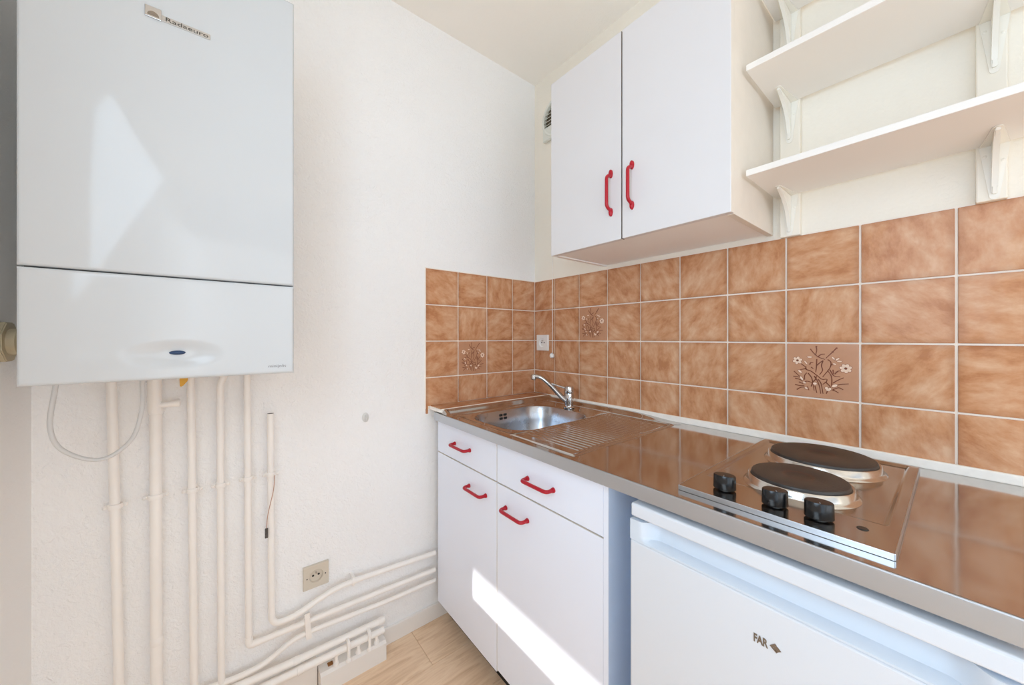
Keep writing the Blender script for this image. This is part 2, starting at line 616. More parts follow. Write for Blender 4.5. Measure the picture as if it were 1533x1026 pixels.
# the corner tile that wraps below the ledge
y0, y1 = ua[4], ua[3]
L = [(0, y0 + J, 0.8535), (0, y0 + J, 1.0 - J), (0, y1 - J, 1.0 - J), (0, y1 - J, 0.885), (0, -0.598, 0.885), (0, -0.598, 0.8535)]
tcx = Vector((0.0, (y0 + y1) / 2, 0.9425))
bm = prism(B(), L, (0.006, 0, 0))
for v in bm.verts:                                   # same local frame as the turned tiles
    d = v.co - tcx
    v.co = Vector((d.y, -d.x, d.z))
bmesh.ops.recalc_face_normals(bm, faces=bm.faces)
me = bpy.data.meshes.new('tile'); bm.to_mesh(me); bm.free(); me.materials.append(M['tile_glaze'])
o = bpy.data.objects.new('tile', me); C.objects.link(o); o.parent = wl; o.location = tcx; o.rotation_euler = (0, 0, math.pi / 2)

# flower sprays printed on three tiles; strokes in tile units, u to the right, v downwards
def ribbon(bm, pts, w0, w1, y):
    n = len(pts)
    prev = None
    for i, (a, b) in enumerate(pts):
        t0 = pts[max(i - 1, 0)]; t1 = pts[min(i + 1, n - 1)]
        dx, dy = t1[0] - t0[0], t1[1] - t0[1]
        l = math.hypot(dx, dy) or 1
        w = (w0 + (w1 - w0) * i / max(n - 1, 1)) / 2
        nx, ny = -dy / l * w, dx / l * w
        cur = (bm.verts.new((a + nx, y, b + ny)), bm.verts.new((a - nx, y, b - ny)))
        if prev:
            bm.faces.new((prev[0], cur[0], cur[1], prev[1]))
        prev = cur
def smooth2(p, n=5):
    q = spline([(a, b, 0) for a, b in p], n)
    return [(v.x, v.y) for v in q]
Z = lambda x, y: ((x - 165) / 920.0, (y - 128) / (690.0 + 75.0 * (x - 165) / 920.0))
STROKES = [
    [(565, 160), (575, 210), (560, 275)], [(490, 195), (530, 245), (590, 300), (680, 335)], [(820, 185), (770, 240), (690, 320)],
    [(590, 300), (630, 270), (680, 262)], [(575, 330), (570, 440), (560, 510)], [(570, 420), (620, 375), (655, 350)],
    [(655, 350), (635, 420), (650, 480), (610, 540)], [(715, 335), (755, 375), (740, 450), (650, 570)], [(750, 400), (780, 405), (810, 398)],
    [(430, 430), (435, 470), (500, 495), (570, 545), (640, 600), (705, 600), (690, 650)], [(440, 460), (350, 475)], [(370, 400), (430, 440)],
    [(480, 410), (495, 380), (530, 375)], [(500, 440), (530, 460)], [(410, 610), (415, 550), (445, 515)], [(460, 520), (505, 580), (520, 640), (540, 755)],
    [(540, 560), (580, 620), (610, 700), (625, 795)], [(590, 600), (630, 660), (655, 795)], [(550, 690), (575, 785)], [(690, 640), (650, 670)],
    [(690, 640), (740, 690), (750, 720)], [(765, 690), (760, 560), (710, 480)], [(740, 470), (790, 550), (870, 565)], [(800, 530), (840, 490), (865, 485)],
    [(780, 470), (785, 530)], [(780, 650), (840, 610), (910, 575)], [(265, 495), (310, 535), (350, 570)], [(255, 565), (310, 570), (345, 580)],
    [(280, 590), (340, 605), (380, 625)], [(335, 640), (390, 665)], [(280, 675), (350, 690), (410, 688)], [(305, 745), (350, 718), (410, 705)],
    [(410, 640), (450, 630), (510, 645)], [(450, 700), (470, 750)], [(790, 690), (870, 665), (970, 655)], [(780, 735), (850, 710), (905, 735)],
    [(770, 740), (810, 755), (850, 780)], [(710, 760), (695, 795)], [(520, 640), (560, 600), (570, 560)], [(500, 700), (520, 640)],
]
FLOWERS = [(315, 352, 56, 6), (935, 452, 62, 7)]
PETALS = [(480, 305, 32, 12, 0), (785, 318, 26, 11, 50), (835, 330, 30, 11, -40), (860, 358, 30, 10, 0), (800, 395, 22, 9, 10), (430, 380, 34, 9, 55), (350, 500, 32, 14, 45),
          (370, 590, 34, 14, 60), (410, 648, 22, 13, 30), (435, 722, 24, 14, 45), (550, 660, 24, 20, 0), (700, 720, 22, 20, 60), (740, 730, 22, 18, -50), (800, 685, 36, 20, -30), (720, 745, 26, 12, 0)]
def spray(t, axis, k):
    half = TP / 2
    def T(p):
        a, b = Z(*p)
        return ((a - 0.5) * TP * 0.97, (0.5 - b) * 0.15 * 0.97)
    yy = -0.0061
    bm = B()
    for s in STROKES:
        ribbon(bm, smooth2([T(p) for p in s], 4), 0.0027, 0.0017, yy)
    for (x, y) in ((570, 165), (825, 182), (775, 235)):
        c = T((x, y))
        bm.faces.new([bm.verts.new((c[0] + 0.0022 * math.cos(q * 0.9), yy - 0.00004, c[1] + 0.0022 * math.sin(q * 0.9))) for q in range(7)])
    for (x, y, r, n) in FLOWERS:
        c = T((x, y))
        rr = 0.0030
        bm.faces.new([bm.verts.new((c[0] + rr * math.cos(q * math.pi / 4), yy - 0.0002, c[1] + rr * math.sin(q * math.pi / 4))) for q in range(8)])
    o1 = obj_local('flower_stems', bm, 'print_brown', t)
    bm = B()
    bm2 = B()
    def ell(bmx, cx, cy, a, b, ang, dy):
        ca, sa = math.cos(ang), math.sin(ang)
        bmx.faces.new([bmx.verts.new((cx + a * math.cos(q) * ca - b * math.sin(q) * sa, yy + dy, cy + a * math.cos(q) * sa + b * math.sin(q) * ca)) for q in [2 * math.pi * w / 12 for w in range(12)]])
    u = TP / 920
    for (x, y, r, n) in FLOWERS:
        c = T((x, y))
        for q in range(n):
            an = 2 * math.pi * q / n + 0.3
            px, py = c[0] + math.cos(an) * r * u * 0.72, c[1] + math.sin(an) * r * u * 0.72
            ell(bm, px, py, r * u * 0.46, r * u * 0.36, an, -0.0001)
            ell(bm2, px, py, r * u * 0.58, r * u * 0.46, an, -0.00003)
    for (x, y, a, b, an) in PETALS:
        c = T((x, y))
        ell(bm, c[0], c[1], a * u, b * u, -R(an), -0.0001)
        ell(bm2, c[0], c[1], a * u * 1.2, b * u * 1.35, -R(an), -0.00003)
    obj_local('flower_petals', bm, 'print_cream', t)
    obj_local('petal_outlines', bm2, 'print_brown_light', t)
def obj_local(name, bm, mat, parent):
    bmesh.ops.recalc_face_normals(bm, faces=bm.faces)
    me = bpy.data.meshes.new(name)
    bm.to_mesh(me); bm.free()
    me.materials.append(M[mat])
    o = bpy.data.objects.new(name, me)
    C.objects.link(o)
    o.parent = parent
    return o
for k, (t, ax) in enumerate(decor_tiles):
    spray(t, ax, k)

# tiled ledge between boiler wall and worktop
tl = box('trim_2', (0.0031, -0.593, 0.8705), (0.1135, -0.0062, 0.8835), 'caulk', None, 0.003)
tag(tl, 'narrow white edged tiled ledge left of the sink', 'ledge', kind='structure')
for k in range(4):
    a, b = ua[k + 1], ua[k]
    if k == 3:
        a = -0.588
    o = obj('tile', bx(B(), (0.006, a + 0.0015, 0.8815), (0.100, b - 0.0015, 0.8862), 0.0012, 2), 'tile_glaze', tl)

# ================================================================== worktop with sink
ZT, ZB = 0.868, 0.8366
WT = thing('worktop', (0.75, -0.3, ZB), 'stainless steel worktop with pressed drainer and inset sink', 'worktop')
X0, X1, YFR = 0.058, 1.47, -0.5964
PX0, PX1, PY0, PY1 = 0.165, 0.765, -0.573, -0.062      # pressed sink and drainer panel
SXM = 0.515                                             # where sink half ends and drainer half begins
def sstep(a, b, v):
    t = max(0.0, min(1.0, (v - a) / (b - a)))
    return t * t * (3 - 2 * t)
def zback(x, y):                                        # rim that rises to the wall behind the sink
    return ZT + 0.012 * sstep(PY1 + 0.004, -0.014, y) * (1 - sstep(0.56, 0.78, x))
bm = B()
grid(bm, PX1, X1, 60, YFR + 0.003, -0.006, 40, lambda x, y: zback(x, y))
grid(bm, 0.118, PX1, 60, PY1, -0.006, 14, lambda x, y: max(zback(x, y), ZT + 0.018 * sstep(0.160, 0.120, x)))
grid(bm, 0.118, PX0, 10, PY0, PY1, 20, lambda x, y: ZT + 0.018 * sstep(0.160, 0.120, x))
grid(bm, 0.118, PX1, 30, YFR + 0.003, PY0, 4, lambda x, y: ZT + 0.018 * sstep(0.160, 0.120, x) * sstep(YFR, YFR + 0.012, y))
grid(bm, X0, 0.118, 4, YFR + 0.003, -0.006, 10, lambda x, y: ZT if y < -0.594 else ZT + 0.001)
# drainer: bead along the panel edge, rows of ribs running along the wall
def zdrain(x, y):
    e = min(PX1 - x, y - PY0, PY1 - y)
    bead = 0.0042 * math.exp(-((e - 0.006) / 0.0032) ** 2)
    inside = sstep(0.012, 0.020, e)
    rib = 0.0
    fx = sstep(SXM + 0.002, SXM + 0.022, x) * (1 - sstep(PX1 - 0.034, PX1 - 0.022, x))
    fy = sstep(PY0 + 0.045, PY0 + 0.055, y) * (1 - sstep(PY1 - 0.026, PY1 - 0.018, y))
    rib = 0.0021 * (0.5 + 0.5 * math.sin(2 * math.pi * y / 0.0187)) ** 2 * fx * fy
    return ZT + bead - 0.0022 * inside * sstep(SXM, SXM + 0.02, x) + rib
grid(bm, SXM, PX1, 60, PY0, PY1, 330, zdrain)
bmesh.ops.remove_doubles(bm, verts=bm.verts, dist=0.0002)
top = obj('steel_sheet', bm, 'steel_top', WT, smooth=60)
# sink half: rings from the rectangular panel edge to the rounded bowl
BC = Vector((0.3405, -0.335))
BA, BBh = 0.156, 0.193
def rrect(cx, cy, a, b, r, n):
    """n*4 points of a rounded rectangle, walking from the +x side counterclockwise, evenly by angle"""
    out = []
    for k in range(4 * n):
        th = 2 * math.pi * (k + 0.5) / (4 * n)
        c, s = math.cos(th), math.sin(th)
        # support by ray casting against the rounded rectangle
        lo_, hi_ = 0.0, 2 * (a + b)
        for _ in range(30):
            m = (lo_ + hi_) / 2
            px, py = abs(c * m), abs(s * m)
            qx, qy = px - (a - r), py - (b - r)
            d = math.hypot(max(qx, 0), max(qy, 0)) + min(max(qx, qy), 0) - r
            if d < 0: lo_ = m
            else: hi_ = m
        out.append((cx + c * lo_, cy + s * lo_))
    return out
NB = 30
def ray_rect(n):
    out = []
    for k in range(4 * n):
        th = 2 * math.pi * (k + 0.5) / (4 * n)
        c, s = math.cos(th), math.sin(th)
        ts = []
        if c > 1e-9: ts.append((SXM - BC.x) / c)
        if c < -1e-9: ts.append((PX0 - BC.x) / c)
        if s > 1e-9: ts.append((PY1 - BC.y) / s)
        if s < -1e-9: ts.append((PY0 - BC.y) / s)
        m = min(ts)
        out.append((BC.x + c * m, BC.y + s * m))
    # snap the nearest sample to each corner
    for cxy in ((PX0, PY0), (PX0, PY1), (SXM, PY0), (SXM, PY1)):
        i = min(range(len(out)), key=lambda q: (out[q][0] - cxy[0]) ** 2 + (out[q][1] - cxy[1]) ** 2)
        out[i] = cxy
    return out
def rings(bm, rr):
    prev = None
    for pts, z in rr:
        cur = [bm.verts.new((p[0], p[1], z(p) if callable(z) else z)) for p in pts]
        if prev:
            n = len(cur)
            for k in range(n):
                bm.faces.new((prev[k], prev[(k + 1) % n], cur[(k + 1) % n], cur[k]))
        prev = cur
    return prev
outer = ray_rect(NB)
mix = lambda A_, B_, t: [(a[0] * (1 - t) + b[0] * t, a[1] * (1 - t) + b[1] * t) for a, b in zip(A_, B_)]
rim = rrect(BC.x, BC.y, BA + 0.006, BBh + 0.006, 0.096, NB)
bm = B()
rings(bm, [(outer, ZT), (mix(outer, rim, 0.08), ZT + 0.0022), (mix(outer, rim, 0.18), ZT), (mix(outer, rim, 0.5), ZT - 0.0015), (mix(outer, rim, 0.85), ZT - 0.0022),
           (rim, ZT - 0.0028), (rrect(BC.x, BC.y, BA, BBh, 0.092, NB), ZT - 0.0045)])
obj('sink_surround', bm, 'steel_top', WT, smooth=50)
bm = B()
last = rings(bm, [(rrect(BC.x, BC.y, BA, BBh, 0.092, NB), ZT - 0.0045), (rrect(BC.x, BC.y, BA - 0.004, BBh - 0.004, 0.089, NB), ZT - 0.012),
                  (rrect(BC.x, BC.y, BA - 0.012, BBh - 0.012, 0.085, NB), ZT - 0.06), (rrect(BC.x, BC.y, BA - 0.022, BBh - 0.022, 0.080, NB), ZT - 0.125),
                  (rrect(BC.x, BC.y, BA - 0.034, BBh - 0.034, 0.075, NB), ZT - 0.143), (rrect(BC.x, BC.y, BA - 0.055, BBh - 0.055, 0.06, NB), ZT - 0.150),
                  (rrect(BC.x, BC.y, 0.035, 0.035, 0.034, NB), ZT - 0.154)])
bm.faces.new(last)
bowl = obj('sink_bowl', bm, 'steel_basin', WT, smooth=50)
# overflow slots in the bowl wall
for ky in range(2):
    for kz in range(2):
        y_ = -0.372 + ky * 0.022
        z_ = 0.842 - kz * 0.0135
        xw = BC.x - BA + 0.004 + (ZT - z_ - 0.012) * 0.17
        box('overflow_slot', (xw - 0.004, y_, z_), (xw + 0.0022, y_ + 0.015, z_ + 0.009), 'socket_dark', bowl, 0.0015)
bm = B()
lathe(bm, (BC.x, BC.y, ZT - 0.1535), [(0, 0.0005), (0.012, 0.0005), (0.026, 0.002), (0.031, 0.003), (0.033, 0.0)], 28)
obj('drain', bm, 'chrome', bowl, smooth=True)
# front apron, folded down; cut ends
bm = B()
pr = [(YFR + 0.004, ZT), (YFR + 0.0015, ZT - 0.0006), (YFR + 0.0003, ZT - 0.002), (YFR, ZT - 0.004), (YFR, ZB + 0.001), (YFR + 0.001, ZB), (YFR + 0.018, ZB), (YFR + 0.018, ZT - 0.006), (YFR + 0.004, ZT - 0.001)]
prism(bm, [(X0, y, z) for y, z in pr], (X1 - X0, 0, 0))
obj('front_apron', bm, 'steel_front', WT, smooth=30)
bm = bx(B(), (X0, YFR + 0.0182, ZB), (PX0 - 0.03, -0.007, ZT - 0.0015))
bx(bm, (PX1 - 0.2, YFR + 0.0182, ZB), (X1, -0.007, ZT - 0.007))
obj('core_board', bm, 'laminate_beige', WT)
box('sealant_bead', (0.1145, -0.0150, 0.8672), (X1, -0.0050, 0.8885), 'caulk', WT, 0.003, 3)
box('sealant_bead', (0.1065, -0.592, 0.8815), (0.1165, -0.010, 0.8872), 'caulk', WT, 0.0025, 3)
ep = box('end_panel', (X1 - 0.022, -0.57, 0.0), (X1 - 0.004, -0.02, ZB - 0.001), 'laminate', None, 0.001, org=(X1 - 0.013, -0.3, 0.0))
tag(ep, 'white upright panel carrying the far end of the worktop past the fridge', 'panel')

# ------------------------------------------------------------------ tap
TX, TY = 0.334, -0.112
fa = thing('mixer_tap', (TX, TY, ZT), 'chrome single lever mixer tap at the back of the sink', 'tap')
bm = B()
lathe(bm, (TX, TY, ZT), [(0.0, 0.0), (0.0235, 0.0), (0.0235, 0.003), (0.019, 0.006), (0.0175, 0.010), (0.0185, 0.016), (0.0195, 0.03), (0.0195, 0.058), (0.0185, 0.062), (0.0, 0.062)], 32)
obj('body', bm, 'chrome', fa, smooth=True)
bm = B()
lathe(bm, (TX, TY, ZT), [(0.0, 0.062), (0.0185, 0.0635), (0.0192, 0.066), (0.0192, 0.086), (0.017, 0.0905), (0.0, 0.092)], 32)
obj('lever_cap', bm, 'chrome', fa, smooth=True)
dv = Vector((0.215 - TX, -0.200 - TY, 0)).normalized()
bm = B()
tube(bm, spline([Vector((TX, TY, ZT + 0.083)) + dv * 0.012, Vector((TX, TY, ZT + 0.089)) + dv * 0.035, Vector((TX, TY, ZT + 0.098)) + dv * 0.065, Vector((TX, TY, ZT + 0.104)) + dv * 0.092], 6),
     [0.010 - 0.0055 * (i / 18) for i in range(19)], 14, (1.0, 0.55))
obj('lever', bm, 'chrome', fa, smooth=True)
bm = B()
p0 = Vector((TX, TY, ZT + 0.022))
tube(bm, spline([p0, p0 + dv * 0.03 + Vector((0, 0, 0.022)), p0 + dv * 0.075 + Vector((0, 0, 0.068)), p0 + dv * 0.115 + Vector((0, 0, 0.100)), p0 + dv * 0.150 + Vector((0, 0, 0.108))], 7),
     [0.0165 - 0.0050 * (i / 28) for i in range(29)], 16, (1.0, 0.72))
obj('spout', bm, 'chrome', fa, smooth=True)
tip = p0 + dv * 0.152 + Vector((0, 0, 0.104))
bm = B()
lathe(bm, tip, [(0.0, 0.012), (0.008, 0.0115), (0.0125, 0.007), (0.0130, -0.006), (0.0118, -0.0115), (0.0, -0.0115)], 24)
obj('aerator', bm, 'chrome', fa, smooth=True)

# ================================================================== base cabinets
def bar_handle(parent, xa, xb, yd, z, r=0.0052, out=0.027):
    """D handle of red plastic between two feet on a door"""
    bm = B()
    path = fillet([(xa, yd, z), (xa, yd - out, z), (xb, yd - out, z), (xb, yd, z)], 0.014, 7)
    tube(bm, path, r, 14)
    h = obj('handle', bm, 'red_plastic', parent, smooth=True)
    for x_ in (xa, xb):
        bm = B()
        lathe(bm, (x_, yd, z), [(0.0, 0.006), (r + 0.0012, 0.006), (r + 0.0022, 0.0), (0, 0.0)], 16, '-y')
        obj('handle_foot', bm, 'red_plastic', h, smooth=True)
    return h
YD = -0.570
def base_unit(x0, x1, label, hd, hz, dd, dz, zb, right):
    t = thing('base_cabinet', ((x0 + x1) / 2, -0.3, 0), label, 'cabinet', 'white base cabinets under the sink')
    bm = B()
    bx(bm, (x0 + 0.001, -0.5505, 0.100), (x0 + 0.017, -0.03, 0.8355))
    bx(bm, (x1 - 0.017, -0.5505, 0.100), (x1 - 0.001, -0.03, 0.8355))
    bx(bm, (x0 + 0.017, -0.5505, 0.100), (x1 - 0.017, -0.03, 0.116))
    bx(bm, (x0 + 0.017, -0.038, 0.116), (x1 - 0.017, -0.03, 0.8355))
    bx(bm, (x0 + 0.017, -0.5505, 0.690), (x1 - 0.017, -0.5355, 0.712))
    bx(bm, (x0 + 0.017, -0.5505, 0.8205), (x1 - 0.017, -0.5355, 0.8355))
    obj('carcass', bm, 'laminate_beige', t)
    box('plinth', (x0 + 0.001, -0.525 + 0.014, 0.0), (x1 - 0.001, -0.495, 0.0995), 'dark_gap', t, 0)
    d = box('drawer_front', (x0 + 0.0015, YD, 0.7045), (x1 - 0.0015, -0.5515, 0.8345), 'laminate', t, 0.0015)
    bar_handle(d, hd[0], hd[1], YD, hz)
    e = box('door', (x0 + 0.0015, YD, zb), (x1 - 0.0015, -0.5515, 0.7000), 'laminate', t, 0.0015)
    bar_handle(e, dd[0], dd[1], YD, dz)
    for p_, za_, zb_ in ((d, 0.7050, 0.8340), (e, zb + 0.001, 0.6990)):     # raw beige edges of the boards
        box('edge_strip', (x1 - 0.0016, YD + 0.0012, za_), (x1 - 0.0006, -0.5515, zb_), 'laminate_beige', p_, 0.0002)
        box('edge_strip', (x0 + 0.003, YD + 0.0010, zb_ + 0.0002), (x1 - 0.003, -0.5515, zb_ + 0.0014), 'laminate_beige', p_, 0.0002)
    return t
base_unit(0.036, 0.4390, 'white base cabinet with red handles under the sink, next to the pipes', (0.1764, 0.2812), 0.7655, (0.277, 0.3797), 0.639, 0.094, False)
cr = base_unit(0.4400, 0.8535, 'white base cabinet with red handles beside the fridge, wider drawer', (0.5894, 0.6919), 0.7605, (0.488, 0.5885), 0.6385, 0.104, True)
box('side_panel', (0.8540, -0.5700, 0.0), (0.8660, -0.03, 0.8355), 'panel_sky_tint', cr, 0.001)
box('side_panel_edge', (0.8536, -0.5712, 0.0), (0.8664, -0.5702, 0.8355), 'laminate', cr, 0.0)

# ================================================================== fridge
FX0, FX1, FY = 0.9405, 1.412, -0.600
fr = thing('fridge', (1.176, -0.3, 0), 'small white under-counter fridge below the hob', 'fridge')
box('body', (FX0 + 0.004, -0.545, 0.02), (FX1 - 0.004, -0.06, 0.815), 'fridge_white', fr, 0.004)
box('lid', (FX0 + 0.001, FY + 0.001, 0.7995), (FX1 - 0.001, -0.07, 0.8262), 'fridge_white', fr, 0.004, 3)
dr = box('door', (FX0, FY, 0.055), (FX1, -0.548, 0.7515), 'fridge_white', fr, 0.004, 3)
# moulded grip along the door top: lip, end blocks and hollow
bm = B()
nx, ny = 90, 12
def grip(s, t):
    """s along x, t up: hollow between the end blocks"""
    x_ = FX0 + (FX1 - FX0) * s
    z_ = 0.7522 + 0.0413 * t
    endf = sstep(0.020, 0.055, x_ - FX0) * sstep(0.020, 0.058, FX1 - x_)
    lipf = sstep(0.10, 0.26, t)
    y_ = FY + 0.0005 + 0.030 * endf * lipf * (0.55 + 0.45 * t)
    return (x_, y_, z_)
vs = [[bm.verts.new(grip(i / nx, j / ny)) for j in range(ny + 1)] for i in range(nx + 1)]
vb = [[bm.verts.new((FX0 + (FX1 - FX0) * i / nx, -0.550, 0.7522 + 0.0413 * j)) for j in (0, 1)] for i in range(nx + 1)]
for i in range(nx):
    for j in range(ny):
        bm.faces.new((vs[i][j], vs[i + 1][j], vs[i + 1][j + 1], vs[i][j + 1]))
    bm.faces.new((vs[i][ny], vs[i + 1][ny], vb[i + 1][1], vb[i][1]))
    bm.faces.new((vb[i][0], vb[i + 1][0], vs[i + 1][0], vs[i][0]))
    bm.faces.new((vb[i][1], vb[i + 1][1], vb[i + 1][0], vb[i][0]))
for i in (0, nx):
    bm.faces.new([vs[i][j] for j in range(ny + 1)] + [vb[i][1], vb[i][0]])
obj('door_grip', bm, 'recess_sky_tint', fr, smooth=50)
# chrome letters and diamond emblem
bm = place_text(text_mesh('FAR', 0.02, 0.0004, 0.0006), (1.1613, FY - 0.0006, 0.6868), (1, 0, 0), (0, 0, 1), 0.0190, 0.0130)
obj('badge_letters', bm, 'badge_metal', dr)
bm = B()
prism(bm, [(1.1825, FY - 0.0001, 0.6940), (1.1892, FY - 0.0001, 0.7005), (1.1915, FY - 0.0001, 0.6982), (1.1858, FY - 0.0001, 0.6925), (1.1925, FY - 0.0001, 0.6892), (1.1909, FY - 0.0001, 0.6872)][::-1], (0, -0.001, 0))
prism(bm, [(1.1870, FY - 0.0001, 0.6930), (1.1918, FY - 0.0001, 0.6977), (1.1971, FY - 0.0001, 0.6930), (1.1926, FY - 0.0001, 0.6896)][::-1], (0, -0.0008, 0))
obj('badge_emblem', bm, 'badge_metal', dr)

# ================================================================== hob
HX0, HX1, HY0, HY1, HZ = 1.0215, 1.3105, -0.558, -0.049, 0.8775
ho = thing('electric_hob', (1.166, -0.30, ZT), 'two plate electric hob of brown reflecting steel set on the worktop', 'hob')
bm = B()
def zh(x, y):
    e = min(x - HX0, HX1 - x)
    inn = min(x - (HX0 + 0.0125), (HX1 - 0.0150) - x, y - (-0.4625), (-0.0615) - y)
    z_ = HZ - 0.0040 * sstep(-0.0005, 0.0030, inn)
    return z_
grid(bm, HX0, HX1, 96, HY0, HY1, 130, zh)
tray = obj('tray', bm, 'steel_hob', ho, smooth=60)
bm = B()
bx(bm, (HX0 - 0.0004, HY0 - 0.0015, ZT + 0.0002), (HX1 + 0.0004, HY0 + 0.0005, HZ + 0.0002), 0.0007, 2)
bx(bm, (HX0 - 0.0015, HY0, ZT + 0.0002), (HX0 + 0.0005, HY1, HZ), 0.0007, 2)
bx(bm, (HX1 - 0.0005, HY0, ZT + 0.0002), (HX1 + 0.0015, HY1, HZ), 0.0007, 2)
bx(bm, (HX0, HY1 - 0.0005, ZT + 0.0002), (HX1, HY1 + 0.0015, HZ), 0.0007, 2)
obj('tray_edge', bm, 'steel_front', ho)
def hot_plate(cx, cy, r, zt):
    """cast plate in its spill ring"""
    base = HZ - 0.0040
    bm = B()
    lathe(bm, (cx, cy, 0), [(r + 0.0145, base - 0.001), (r + 0.0135, base + 0.0012), (r + 0.0100, base + 0.0030), (r + 0.0075, base + 0.0065), (r + 0.0058, zt - 0.0072), (r + 0.0040, zt - 0.0055), (r + 0.0018, zt - 0.0060), (r - 0.004, zt - 0.0085)], 64)
    ring = obj('spill_ring', bm, 'steel_ring', ho, smooth=True)
    bm = B()
    lathe(bm, (cx, cy, zt), [(0, -0.0012), (0.022, -0.0012), (0.0245, 0.0), (r - 0.004, 0.0), (r - 0.0012, -0.001), (r, -0.003), (r, -0.009), (0, -0.009)], 64)
    bmesh.ops.translate(bm, verts=bm.verts, vec=(-cx, -cy, -zt))
    o = obj_local('hot_plate', bm, 'cast_plate', ho)
    o.location = Vector((cx, cy, zt)) - ORG[ho.name]
    for p in o.data.polygons: p.use_smooth = True
    o.data.set_sharp_from_angle(angle=R(35))
hot_plate(1.1665, -0.178, 0.0935, 0.897)
hot_plate(1.1690, -0.381, 0.0760, 0.897)
def knob(cx, cy, ang):
    base = HZ
    bm = B()
    prof = [(0.0, 0.0025), (0.0184, 0.0025), (0.0190, 0.0035), (0.0187, 0.0150), (0.0184, 0.0268), (0.0172, 0.0282), (0.0, 0.0286)]
    lathe(bm, (cx, cy, base), prof, 36)
    M3 = Matrix.Rotation(ang, 3, 'Z')
    for v in bm.verts:
        d = v.co - Vector((cx, cy, base))
        d.y *= 0.72
        v.co = Vector((cx, cy, base)) + M3 @ d
    k_ = obj('knob', bm, 'black_plastic', ho, smooth=True)
    bm = lathe(B(), (cx, cy, base), [(0.0, 0.0), (0.0110, 0.0), (0.0105, 0.0026), (0.0, 0.0026)], 24)
    obj('knob_collar', bm, 'black_plastic', k_, smooth=True)
    bm = bx(B(), (cx - 0.0006, cy - 0.0118, base + 0.0282), (cx + 0.0006, cy - 0.006, base + 0.0288))
    bmesh.ops.rotate(bm, verts=bm.verts, cent=(cx, cy, base), matrix=M3)
    obj('knob_mark', bm, 'print_grey', k_)
knob(1.0868, -0.5135, R(12)); knob(1.1672, -0.5180, R(28)); knob(1.2252, -0.5165, R(18))
bm = lathe(B(), (1.2735, -0.5035, HZ), [(0.0, 0.0012), (0.006, 0.0012), (0.0072, 0.0)], 24)
obj('pilot_lamp', bm, 'black_plastic', ho, smooth=True)

# ================================================================== wall cabinet
CX0, CX1, CYF, CZ0, CZ1 = 0.430, 1.0268, -0.315, 1.4635, 2.092
wc = thing('wall_cabinet', (0.73, -0.15, CZ0), 'white two door wall cabinet with red handles above the sink', 'cabinet')
box('carcass', (CX0, -0.295, CZ0 + 0.018), (CX1 - 0.016, -0.001, CZ1), 'laminate_grey', wc, 0)
box('side_panel', (CX1 - 0.0158, -0.2955, CZ0 - 0.001), (CX1, -0.001, CZ1), 'laminate_beige', wc, 0.001)
box('side_panel', (CX0, -0.2955, CZ0 - 0.001), (CX0 + 0.0158, -0.001, CZ1), 'laminate_grey', wc, 0.001)
box('bottom_panel', (CX0 + 0.0162, -0.2955, CZ0 + 0.003), (CX1 - 0.0162, -0.001, CZ0 + 0.0178), 'laminate_grey', wc, 0.001)
dl = box('door', (CX0, CYF, CZ0), (0.7255, -0.2965, CZ1), 'laminate_dimmed', wc, 0.0012)
dr2 = box('door', (0.7300, CYF, CZ0), (CX1, -0.2965, CZ1), 'laminate_dimmed', wc, 0.0012)
box('door_edge', (0.7256, CYF + 0.002, CZ0), (0.7266, -0.298, CZ1), 'badge_metal', dl, 0)
box('door_edge', (CX1 + 0.0001, CYF + 0.001, CZ0 + 0.0005), (CX1 + 0.0008, -0.298, CZ1 - 0.0005), 'laminate_beige', dr2, 0)
def bow_handle(parent, x_, za, zb_):
    """upright red handle: oval feet at both ends and a bar standing off the door"""
    bm = B()
    y0_ = CYF
    path = fillet([(x_, y0_ - 0.004, za + 0.018), (x_, y0_ - 0.0235, za + 0.026), (x_, y0_ - 0.0235, zb_ - 0.026), (x_, y0_ - 0.004, zb_ - 0.018)], 0.012, 6)
    tube(bm, path, 0.0052, 14)
    h = obj('handle', bm, 'red_plastic', parent, smooth=True)
    for zc in (za + 0.013, zb_ - 0.013):
        bm = lathe(B(), (x_, y0_, zc), [(0.0, 0.0085), (0.0040, 0.0080), (0.0062, 0.0055), (0.0068, 0.0), (0.0, 0.0)], 24, '-y', sy=1.95)
        obj('handle_foot', bm, 'red_plastic', h, smooth=True)
bow_handle(dl, 0.6905, 1.5400, 1.6845)
bow_handle(dr2, 0.7640, 1.5408, 1.6850)

